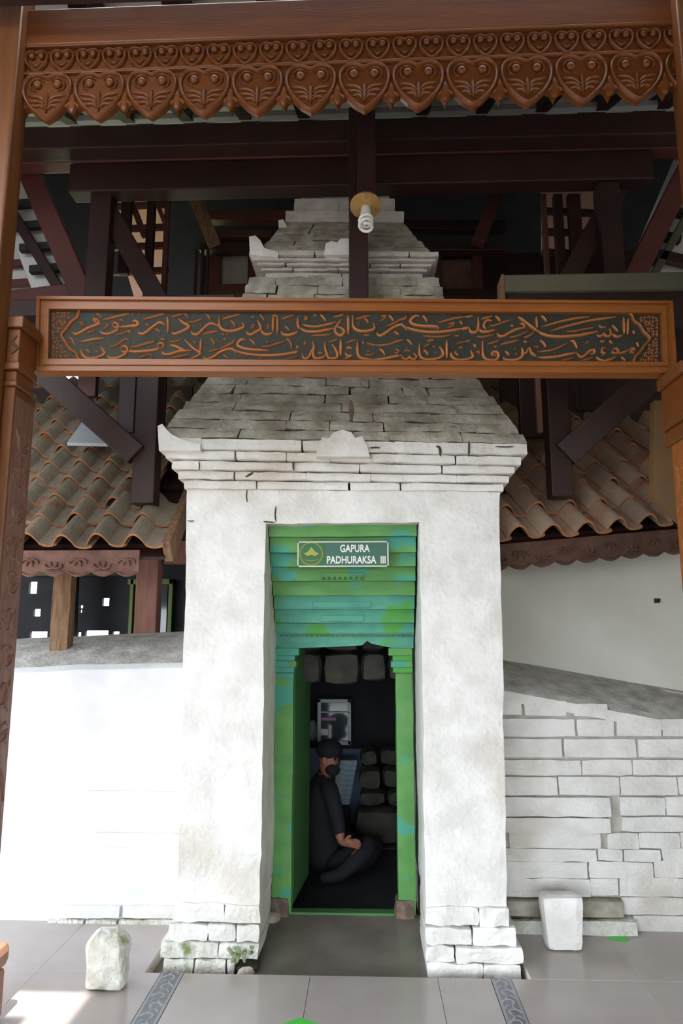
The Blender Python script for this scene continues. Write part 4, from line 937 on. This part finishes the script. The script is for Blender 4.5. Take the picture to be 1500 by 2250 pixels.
# grey sheet patching the left roof
q = [at(147, 972, 4.58), at(236, 974, 4.58), at(200, 940, 4.72), at(180, 928, 4.76)]
ps = mesh('roof_sheet', [*q, *[v + Vector((0, 0.01, -0.02)) for v in q]], [(0, 1, 2, 3), (7, 6, 5, 4), (0, 4, 5, 1), (1, 5, 6, 2), (2, 6, 7, 3), (3, 7, 4, 0)], 'sheet'); tag(ps, 'pale grey triangular sheet patching the tiles left of the gate', 'sheet')

# ------------------------------------------------------------------ pavilion roof: ceiling sheets and timber frame
ce_ = thing('ceiling', (0, 4, 4.6), None, None); ce_['kind'] = 'structure'
TA = math.tan(math.radians(26)); z_at = lambda Y: 4.66 + (Y - 2.92) * TA
fr = thing('roof_frame', (0, 4.1, 4.6), 'dark stained timber roof frame of the pavilion above the gate', 'roof frame')
xs = [-3.3 + 0.47 * i for i in range(15)]
for a_, b_ in zip(xs, xs[1:]):
    vs_ = [(a_, 2.96, z_at(2.96) + .09), (b_, 2.96, z_at(2.96) + .09), (b_, 5.9, z_at(5.9) + .09), (a_, 5.9, z_at(5.9) + .09)]
    vs_ += [(x, y, z_ + 0.02) for x, y, z_ in vs_]
    mesh('ceiling_sheet', vs_, [(0, 1, 2, 3), (7, 6, 5, 4), (0, 4, 5, 1), (1, 5, 6, 2), (2, 6, 7, 3), (3, 7, 4, 0)], 'ceil_main', ce_)
for x in xs: bar('rafter', (x, 2.96, z_at(2.96) + 0.03), (x, 5.9, z_at(5.9) + 0.03), 0.10, 0.11, 'timber', fr, Vector((1, 0, 0)))
bar('batten', (-3.3, 5.0, z_at(5.0) + 0.0), (3.3, 5.0, z_at(5.0) + 0.0), 0.06, 0.05, 'sheet', fr)
# back slope and end boards, dark
vs_ = [(-3.4, 5.9, z_at(5.9) + .1), (3.4, 5.9, z_at(5.9) + .1), (3.4, 8.4, 4.5), (-3.4, 8.4, 4.5)]
mesh('back_slope', vs_ + [(x, y, z_ + .05) for x, y, z_ in vs_], [(0, 1, 2, 3), (7, 6, 5, 4), (0, 4, 5, 1), (1, 5, 6, 2), (2, 6, 7, 3), (3, 7, 4, 0)], 'dark', ce_)
bkw = box('wall_rear', -1.75, 3.4, 6.9, 7.0, 2.6, 5.6, 'timber'); tag(bkw, kind='structure')
zA = at(750, 310, 4.0).z; zA1 = at(750, 262, 4.0).z
box('tie_beam', -3.3, 3.3, 4.0, 4.13, zA, zA1, 'timber', fr, 0.008)
zB = at(750, 407, 4.15).z
box('tie_beam', -1.95, 1.85, 4.15, 4.28, zB, zA - 0.002, 'timber', fr, 0.008)
box('tie_beam', -3.3, 3.3, 4.14, 4.26, zA + 0.005, zA + 0.10, 'timber_red', fr, 0.008)
def tb(name, p0, p1, Y0, Y1, wpx, dep, m='timber'):
    a_ = at(*p0, Y0); b_ = at(*p1, Y1); return bar(name, a_, b_, dep, wpx * 0.00285 * (Y0 + Y1) / 8.6, m, fr)
def post(px0, px1, py0, py1, Y, dep=0.10, m='timber', name='post'):
    pm = (py0 + py1) / 2; a_ = at(px0, pm, Y); b_ = at(px1, pm, Y)
    return box(name, a_.x, b_.x, Y, Y + dep, at(px0, py1, Y).z, at(px0, py0, Y).z, m, fr, 0.005)
# hangers in front of the pinnacle
post(766, 808, 235, 690, 3.84, 0.08, name='hanger'); post(784, 825, 235, 432, 3.72, 0.08, name='hanger')
# left bay above the board
post(190, 236, 412, 720, 4.2, 0.12); tb('brace', (215, 425), (355, 672), 4.3, 4.3, 46, 0.10)
post(262, 284, 425, 600, 4.55, 0.05); post(318, 335, 425, 660, 4.55, 0.05); post(357, 368, 425, 660, 4.5, 0.04, 'timber_red')
tb('brace', (338, 428), (362, 490), 4.5, 4.5, 10, 0.04, 'timber_red'); tb('brace', (284, 430), (318, 520), 4.6, 4.6, 14, 0.04, 'timber_red')
tb('rafter', (50, 345), (200, 690), 4.35, 4.35, 50, 0.08, 'timber_red')
tb('tie_beam', (-150, 690), (520, 672), 4.22, 4.22, 40, 0.12); tb('tie_beam', (-60, 668), (190, 640), 4.5, 4.5, 34, 0.08, 'timber_red')
# sloping ceiling strip of the left side roof, with rafters and battens
sl = thing('side_ceiling', at(100, 600, 4.6), 'white ceiling sheets between dark rafters at the upper left', 'ceiling')
def strip(pts, Y0, Y1, m, name, par):
    vs_ = [at(*p_, Y0) for p_ in pts]; vs_ += [v + Vector((-.02, Y1 - Y0, .02)) for v in vs_]
    return mesh(name, vs_, [(0, 1, 2, 3), (7, 6, 5, 4), (0, 4, 5, 1), (1, 5, 6, 2), (2, 6, 7, 3), (3, 7, 4, 0)], m, par)
strip([(-60, 300), (30, 300), (170, 660), (80, 660)], 4.62, 4.65, 'ceil', 'sheet', sl)
strip([(-80, 500), (60, 500), (130, 660), (-80, 660)], 4.75, 4.78, 'ceil', 'sheet', sl)
for k in range(6):
    y = 385 + k * 47; x = 50 + (y - 430) * 0.46
    a_ = at(x - 28, y + 92 - 24, 4.55); b_ = at(x + 44, y + 92 - 30, 4.55); bar('batten', a_, b_, 0.05, 0.055, 'dark', sl)
bar('rafter', at(20, 455, 4.5), at(150, 668, 4.5), 0.06, 0.07, 'timber', sl)
for y0, y1 in ((585, 575), (628, 618), (528, 520)): bar('batten', at(-60, y0, 4.7), at(125, y1, 4.7), 0.05, 0.05, 'timber_red', sl)
# right bay above the board (mirror, a little darker)
post(1325, 1372, 400, 720, 4.15, 0.12); tb('brace', (1352, 420), (1225, 660), 4.3, 4.3, 46, 0.10)
post(1222, 1242, 425, 660, 4.55, 0.05); post(1254, 1282, 425, 660, 4.5, 0.05); post(1195, 1206, 425, 660, 4.5, 0.04, 'timber_red')
tb('rafter', (1512, 365), (1372, 650), 4.3, 4.3, 46, 0.08, 'timber_red')
sr = thing('side_ceiling', at(1450, 600, 4.6), 'white ceiling sheets between dark rafters at the upper right', 'ceiling')
strip([(1490, 350), (1580, 350), (1480, 660), (1360, 660)], 4.62, 4.65, 'ceil', 'sheet', sr)
for k in range(4):
    y = 470 + k * 50; x = 1492 - (y - 470) * 0.76; bar('batten', at(x - 25, y - 8, 4.55), at(x + 40, y + 8, 4.55), 0.05, 0.06, 'dark', sr)
bar('rafter', at(1540, 420, 4.5), at(1415, 640, 4.5), 0.05, 0.05, 'timber_grey', sr)
bar('batten', at(1440, 560, 4.5), at(1560, 590, 4.5), 0.05, 0.08, 'timber', sr)
# translucent sheets added to stand in for sunlit plaster behind the bars
for nm, pts, lab in (('backlit_sheet', [(228, 415), (365, 415), (365, 660), (300, 660)], 'pinkish translucent sheet standing in for sunlit plaster behind the upper left bars'),
                ('backlit_sheet', [(1195, 415), (1345, 415), (1290, 560), (1195, 560)], 'translucent sheet standing in for dim orange light behind the upper right bars')):
    o = strip(pts, 5.0, 5.01, 'backlit', nm, None); tag(o, lab, 'stand-in sheet')
for y in (455, 505, 545, 600): tb('batten', (225, y), (370, y - 6), 4.9, 4.9, 14, 0.04, 'timber_red'); 
for y in (470, 515, 560): tb('batten', (1190, y - 6), (1350, y), 4.9, 4.9, 14, 0.04, 'timber')
# rear framing behind the pinnacle
for (x0, x1, y, wd, m) in ((460, 660, 478, 26, 'timber_red'), (470, 600, 520, 18, 'timber_red'), (440, 600, 548, 16, 'timber'), (470, 560, 640, 22, 'timber_red'), (880, 1110, 500, 24, 'timber'), (900, 1110, 548, 18, 'timber'), (930, 1110, 650, 22, 'timber')):
    tb('rear_beam', (x0, y), (x1, y), 5.6, 5.6, wd, 0.1, m)
tb('rafter', (420, 415), (470, 535), 5.3, 5.3, 30, 0.1, 'timber_old_or_lit'); tb('rafter', (1095, 415), (1050, 535), 5.3, 5.3, 30, 0.1, 'timber_red')  # left rafter in paler wood, the light on it put into the colour
for x0, x1 in ((455, 482), (545, 560), (1042, 1060), (955, 970)): post(x0, x1, 530, 700, 5.7, 0.1, 'timber_red')
for (x0, x1, y0, y1, lab) in ((484, 546, 562, 628, 'left'), (970, 1042, 570, 640, 'right')):
    a_ = at(x0, y1, 5.9); b_ = at(x1, y0, 5.9); wp = thing('rear_panel', ((a_.x + b_.x) / 2, 5.9, a_.z), 'pale plaster panel in dark framing just %s of the gate pinnacle' % lab, 'panel')
    box('panel', a_.x, b_.x, 5.9, 5.94, a_.z, b_.z, 'lime_grey' if x0 < 800 else 'fascia', wp)
    for (u0, u1, v0, v1) in ((a_.x - .04, a_.x, a_.z - .04, b_.z + .04), (b_.x, b_.x + .04, a_.z - .04, b_.z + .04), (a_.x, b_.x, b_.z, b_.z + .04), (a_.x, b_.x, a_.z - .04, a_.z)):
        box('panel_frame', u0, u1, 5.87, 5.95, v0, v1, 'timber', wp)
for x in (428, 442, 454): post(x - 3, x + 3, 545, 680, 5.2, 0.03, 'timber', 'slat')
# posts standing on the tiled roofs under the board, and their braces
post(296, 345, 720, 1105, 4.10, 0.13); tb('brace', (70, 795), (300, 1000), 3.95, 4.1, 52, 0.10)
post(262, 298, 740, 950, 4.45, 0.05); post(345, 362, 780, 940, 4.6, 0.05, 'timber_red'); post(172, 212, 760, 870, 4.9, 0.06, 'timber_red')
post(1204, 1250, 720, 1090, 4.06, 0.13); tb('brace', (1462, 800), (1240, 1000), 3.95, 4.06, 58, 0.10)
post(1140, 1200, 760, 960, 4.6, 0.06); post(1178, 1190, 800, 950, 4.5, 0.04, 'timber_pink'); post(1265, 1330, 800, 900, 4.7, 0.06)
box('back_board', at(1100, 900, 5.3).x, at(1480, 900, 5.3).x, 5.3, 5.34, 2.9, 3.6, 'timber', fr)
box('back_board', at(60, 900, 5.5).x, at(420, 900, 5.5).x, 5.5, 5.54, 3.2, 3.6, 'timber', fr)
# grey-green board behind the sign
gb = thing('long_board', at(1300, 660, 3.5), 'long grey-green board lying behind the right end of the calligraphy board', 'board')
a_ = at(1108, 660, 3.5); b_ = at(1600, 594, 3.5)
box('board_face', a_.x, b_.x, 3.5, 3.62, a_.z + 0.05, b_.z, 'timber_grey', gb, 0.01)
box('board_edge', a_.x, b_.x, 3.53, 3.62, a_.z - 0.12, a_.z + 0.05, 'timber', gb, 0.004)
box('end_cap', a_.x - 0.012, a_.x + 0.004, 3.495, 3.625, a_.z - 0.1, b_.z, 'timber_old_or_lit', gb, 0.004)
# ochre board hanging by the right column
YO = 3.6
ob = prism('hanging_board', [(at(x, y, YO).x, at(x, y, YO).z) for x, y in ((1436, 880), (1600, 880), (1600, 1235), (1480, 1135), (1434, 1092))], YO, YO + 0.05, 'ochre'); tag(ob, 'flat ochre-brown board with slanting lower edge hanging by the right column', 'board')

# ------------------------------------------------------------------ lamp on the hanger
lp = thing('bulb_lamp', at(803, 430, 3.72), 'white spiral bulb under a woven tan shade on the hanging post', 'lamp')
c = at(803, 452, 3.66); ax = Vector((0.0, -0.30, -0.95)).normalized()
mesh('shade', *lathev([(0.02, -0.035), (0.06, -0.03), (0.088, -0.008), (0.09, 0.004), (0.07, 0.012), (0.03, 0.02), (0.024, 0.03)], c, 24, ax), 'shade', lp, True)
mesh('mount', *tubev([c - ax * 0.03, Vector((c.x, 3.74, c.z + 0.06))], 0.022, 10), 'timber', lp)
mesh('socket', *lathev([(0.026, 0.02), (0.030, 0.06), (0.030, 0.085)], c, 16, ax), 'plastic', lp, True)
uu = ax.orthogonal().normalized(); vv = ax.cross(uu)
mesh('spiral_tube', *tubev([c + ax * (0.085 + 0.0027 * k) + (uu * math.cos(k * 0.5) + vv * math.sin(k * 0.5)) * (0.036 if k > 2 else 0.024) for k in range(38)], 0.0088, 7), 'cfl', lp, True)

# ------------------------------------------------------------------ stones and tape marks on the floor
def stone(name, c, wd, dp, ht, m, label, topc, n=(6, 4, 9), amp=0.008):
    def fn(p_):
        t_ = (p_.z - c.z) / ht
        s_ = topc(t_); p_.x = c.x + (p_.x - c.x) * s_; p_.y = c.y + (p_.y - c.y) * (0.6 + 0.4 * s_)
        return p_
    o = rough(name, c.x - wd / 2, c.x + wd / 2, c.y - dp / 2, c.y + dp / 2, c.z, c.z + ht, m, None, n, amp, 0.015, 11, fn); return o
c = (atz(178, 2180) + atz(272, 2180)) / 2; c.y += 0.05
o = stone('grave_stone', Vector((c.x, c.y, 0.0)), 0.18, 0.12, 0.242, 'lime_moss', '', lambda t_: (0.96 + 0.04 * t_) if t_ < 0.7 else math.sqrt(max(0.12, 1 - ((t_ - 0.7) / 0.32) ** 2 * 0.8)), (12, 6, 16), 0.014)
tag(o, 'rough mossy white headstone with a rounded top on the floor at the left', 'headstone')
c = (atz(1205, 2092) + atz(1290, 2095)) / 2; c.y += 0.06
o = stone('stone_block', Vector((c.x - 0.01, c.y, 0.0)), 0.195, 0.12, 0.262, 'lime', '', lambda t_: 0.92 + 0.22 * t_, (5, 3, 6), 0.006)
tag(o, 'whitewashed upright stone block tapering to its foot before the right wall', 'stone block')
def marker(pp, label):
    vs_ = [atz(*p_) + Vector((0, 0, 0.0008)) for p_ in pp]; n_ = len(vs_); vs2 = vs_ + [v + Vector((0, 0, 0.0012)) for v in vs_]
    o = mesh('floor_marker', vs2, [tuple(range(n_ - 1, -1, -1)), tuple(range(n_, 2 * n_))] + [(i, (i + 1) % n_, (i + 1) % n_ + n_, i + n_) for i in range(n_)], 'marker'); tag(o, label, 'floor marker', 'green tape marks on the floor')
marker([(1330, 2062), (1350, 2055), (1384, 2063), (1372, 2071)], 'small green tape mark on the floor near the right white stone block')
marker([(618, 2252), (658, 2237), (698, 2250), (690, 2290), (625, 2290)], 'green tape mark on the floor at the bottom edge of the picture')
# weed in the broken plinth corner
wd_ = thing('weed', atz(530, 2125, -0.0), 'dry grey-green weed growing at the broken left plinth corner', 'plant')
for k in range(9):
    q = at(500 + k * 7, 2088 + random.uniform(-6, 8), 3.735); d = Vector((random.uniform(-.05, .05), -0.02, random.uniform(-.05, .02)))
    mesh('leaf', *ribbonv(catmull([q, q + d * .5 + Vector((0, -.01, .01)), q + d], 3), 0.018, 0.002, Vector((0.1, -1, 0.3)).normalized()), 'leaf', wd_)
q = at(545, 2112, 3.72); rough('clod', q.x - 0.06, q.x + 0.03, 3.70, 3.76, -0.058, 0.0, 'lime_worn', wd_, (3, 2, 2), 0.01, 0.02)

# ------------------------------------------------------------------ shed behind the left wall
op = thing('old_post', at(125, 1445, 4.5), 'bleached weathered wooden post standing on the left wall top', 'post')
a_ = at(105, 1440, 4.5); b_ = at(146, 1440, 4.5); zt = at(120, 1225, 4.5).z
mesh('shaft', *roughv(a_.x, b_.x, 4.5, 4.6, a_.z - 0.02, zt + 0.1, 2, 2, 10, 0.006, 0.008, 8, 4), 'timber_old_or_lit', op)
rough('foot', a_.x - 0.03, b_.x - 0.01, 4.28, 4.42, 1.37, 1.40, 'timber_old_or_lit', op, (3, 3, 1), 0.008, 0.01)
rp = box('red_post', at(297, 1300, 4.9).x, at(345, 1300, 4.9).x, 4.9, 5.02, -0.06, 2.6, 'timber_pink', None, 0.006); tag(rp, 'faded red square post behind the left wall beside the window frame', 'post')
tie = box('red_rail', at(360, 1230, 4.95).x, at(420, 1230, 4.95).x, 4.95, 5.03, at(0, 1240, 4.95).z, at(0, 1190, 4.95).z, 'timber_pink', None, 0.004); tag(tie, 'short faded red rail under the left tile roof next to the gate', 'rail')
wf = thing('window_frame', at(330, 1392, 6.93), 'olive green window frame in the dark shed behind the left wall', 'window')
for (x0, x1, y0, y1) in ((280, 294, 1272, 1400), (366, 380, 1272, 1400), (280, 380, 1272, 1284)):
    a_ = at(x0, y1, 6.93); b_ = at(x1, y0, 6.93); box('frame_piece', a_.x, b_.x, 6.93, 6.995, a_.z, b_.z, 'winframe', wf, 0.004)
a_ = at(292, 1400, 6.96); b_ = at(368, 1280, 6.96); box('pane', a_.x, b_.x, 6.97, 6.995, a_.z, b_.z, 'glass_d', wf)
YD = 7.0
hx = [at(x, 1340, YD).x for x in (-700, 62, 82, 72, 90, 224, 241, 410)]
holes = [(62, 82, 1278, 1304), (72, 89, 1338, 1354), (224, 240, 1314, 1331), (64, 104, 1388, 1406), (168, 178, 1390, 1408), (186, 238, 1386, 1406), (246, 262, 1388, 1400), (174, 182, 1330, 1336), (174, 180, 1340, 1346)]
H_ = []
for (x0, x1, y0, y1) in holes:
    a_ = at(x0, y1, YD); b_ = at(x1, y0, YD); H_.append((a_.x, b_.x, a_.z, b_.z))
X_ = sorted({-6.0, -1.2} | {h[0] for h in H_} | {h[1] for h in H_}); Z_ = sorted({-0.1, 3.4} | {h[2] for h in H_} | {h[3] for h in H_})
mb = MB()
for x0, x1 in zip(X_, X_[1:]):
    for z0, z1 in zip(Z_, Z_[1:]):
        cx, cz = (x0 + x1) / 2, (z0 + z1) / 2
        if any(h[0] < cx < h[1] and h[2] < cz < h[3] for h in H_): continue
        mb.add(*boxv(x0, x1, YD, YD + 0.05, z0, z1))
shw = mb.build('wall_shed', 'dark'); tag(shw, kind='structure')
tag(box('wall_shed_blocker', -5.0, -4.9, 4.9, YD, -0.1, 3.4, 'dark'), kind='structure')  # unseen side, added with the roof to keep sky light out
tag(box('ceiling_shed', -6.0, -1.0, 5.6, YD + 0.1, 3.4, 3.45, 'dark'), kind='structure')
tag(box('wall_shed_gate', -1.25, -1.2, 5.2, YD, -0.1, 3.4, 'dark'), kind='structure')
rl_ = bar('shed_rail', at(60, 1263, 6.98), at(300, 1262, 6.98), 0.04, 0.025, 'timber_grey'); tag(rl_, 'thin grey rail across the dark shed behind the left wall', 'rail')
rl_ = bar('shed_post', Vector((at(160, 1410, 6.7).x, 6.7, -0.06)), at(160, 1150, 6.7), 0.08, 0.14, 'dark'); tag(rl_, 'dark post in the shed between the bright gaps', 'post')

# ------------------------------------------------------------------ forecourt roof, plus unseen slabs and walls added to shape the light
vs_ = [(-1.12, -4.0, 2.3), (4.5, -4.0, 2.3), (4.5, 2.72, 5.1), (-1.12, 2.72, 5.1)]
pc = mesh('ceiling_porch', vs_ + [(x, y, z_ + .06) for x, y, z_ in vs_], [(0, 1, 2, 3), (7, 6, 5, 4), (0, 4, 5, 1), (1, 5, 6, 2), (2, 6, 7, 3), (3, 7, 4, 0)], 'timber'); tag(pc, kind='structure')  # roof shaped low at the front to dim the upper gate
tag(box('ceiling_blocker_left', -4.6, -1.12, 1.24, 2.75, 4.60, 4.66, 'timber'), kind='structure')  # unseen slab, its edge placed to leave a gap for the sun patch
tag(box('ceiling_blocker_left', -4.6, -1.12, -4.0, 0.66, 2.9, 2.96, 'timber'), kind='structure')  # second unseen slab, added to narrow the sky opening
tag(box('wall_porch_gable', -1.16, -1.10, 0.66, 2.75, 4.62, 5.2, 'timber_pink'), kind='structure')
tag(box('wall_porch_upper', -4.6, 4.5, 2.69, 2.75, 4.44, 5.2, 'timber'), kind='structure')
tag(box('wall_blocker_left', -4.6, -4.54, -4.0, 4.0, 2.3, 5.2, 'timber'), kind='structure')  # unseen sheet, added to darken the upper left
tag(box('wall_sky_blocker_left', -3.5, -3.42, 2.75, 7.0, 2.7, 6.4, 'timber'), kind='structure')  # unseen boards, added to cut sky light on the upper parts
tag(box('wall_sky_blocker_right', 3.42, 3.5, 2.75, 7.0, 2.7, 6.4, 'timber'), kind='structure')  # same added blocker against sky light from the right
pp_ = box('porch_post', -1.50, -1.36, 1.2, 1.34, 0.0, 4.0, 'teak_v', None, 0.008); tag(pp_, 'square teak porch post in front of the left column', 'post')
tag(box('wall_blocker_right', 3.3, 3.42, -3.5, 7.0, -0.06, 4.2, 'plaster_grey'), kind='structure')  # unseen wall, added to keep the right side darker
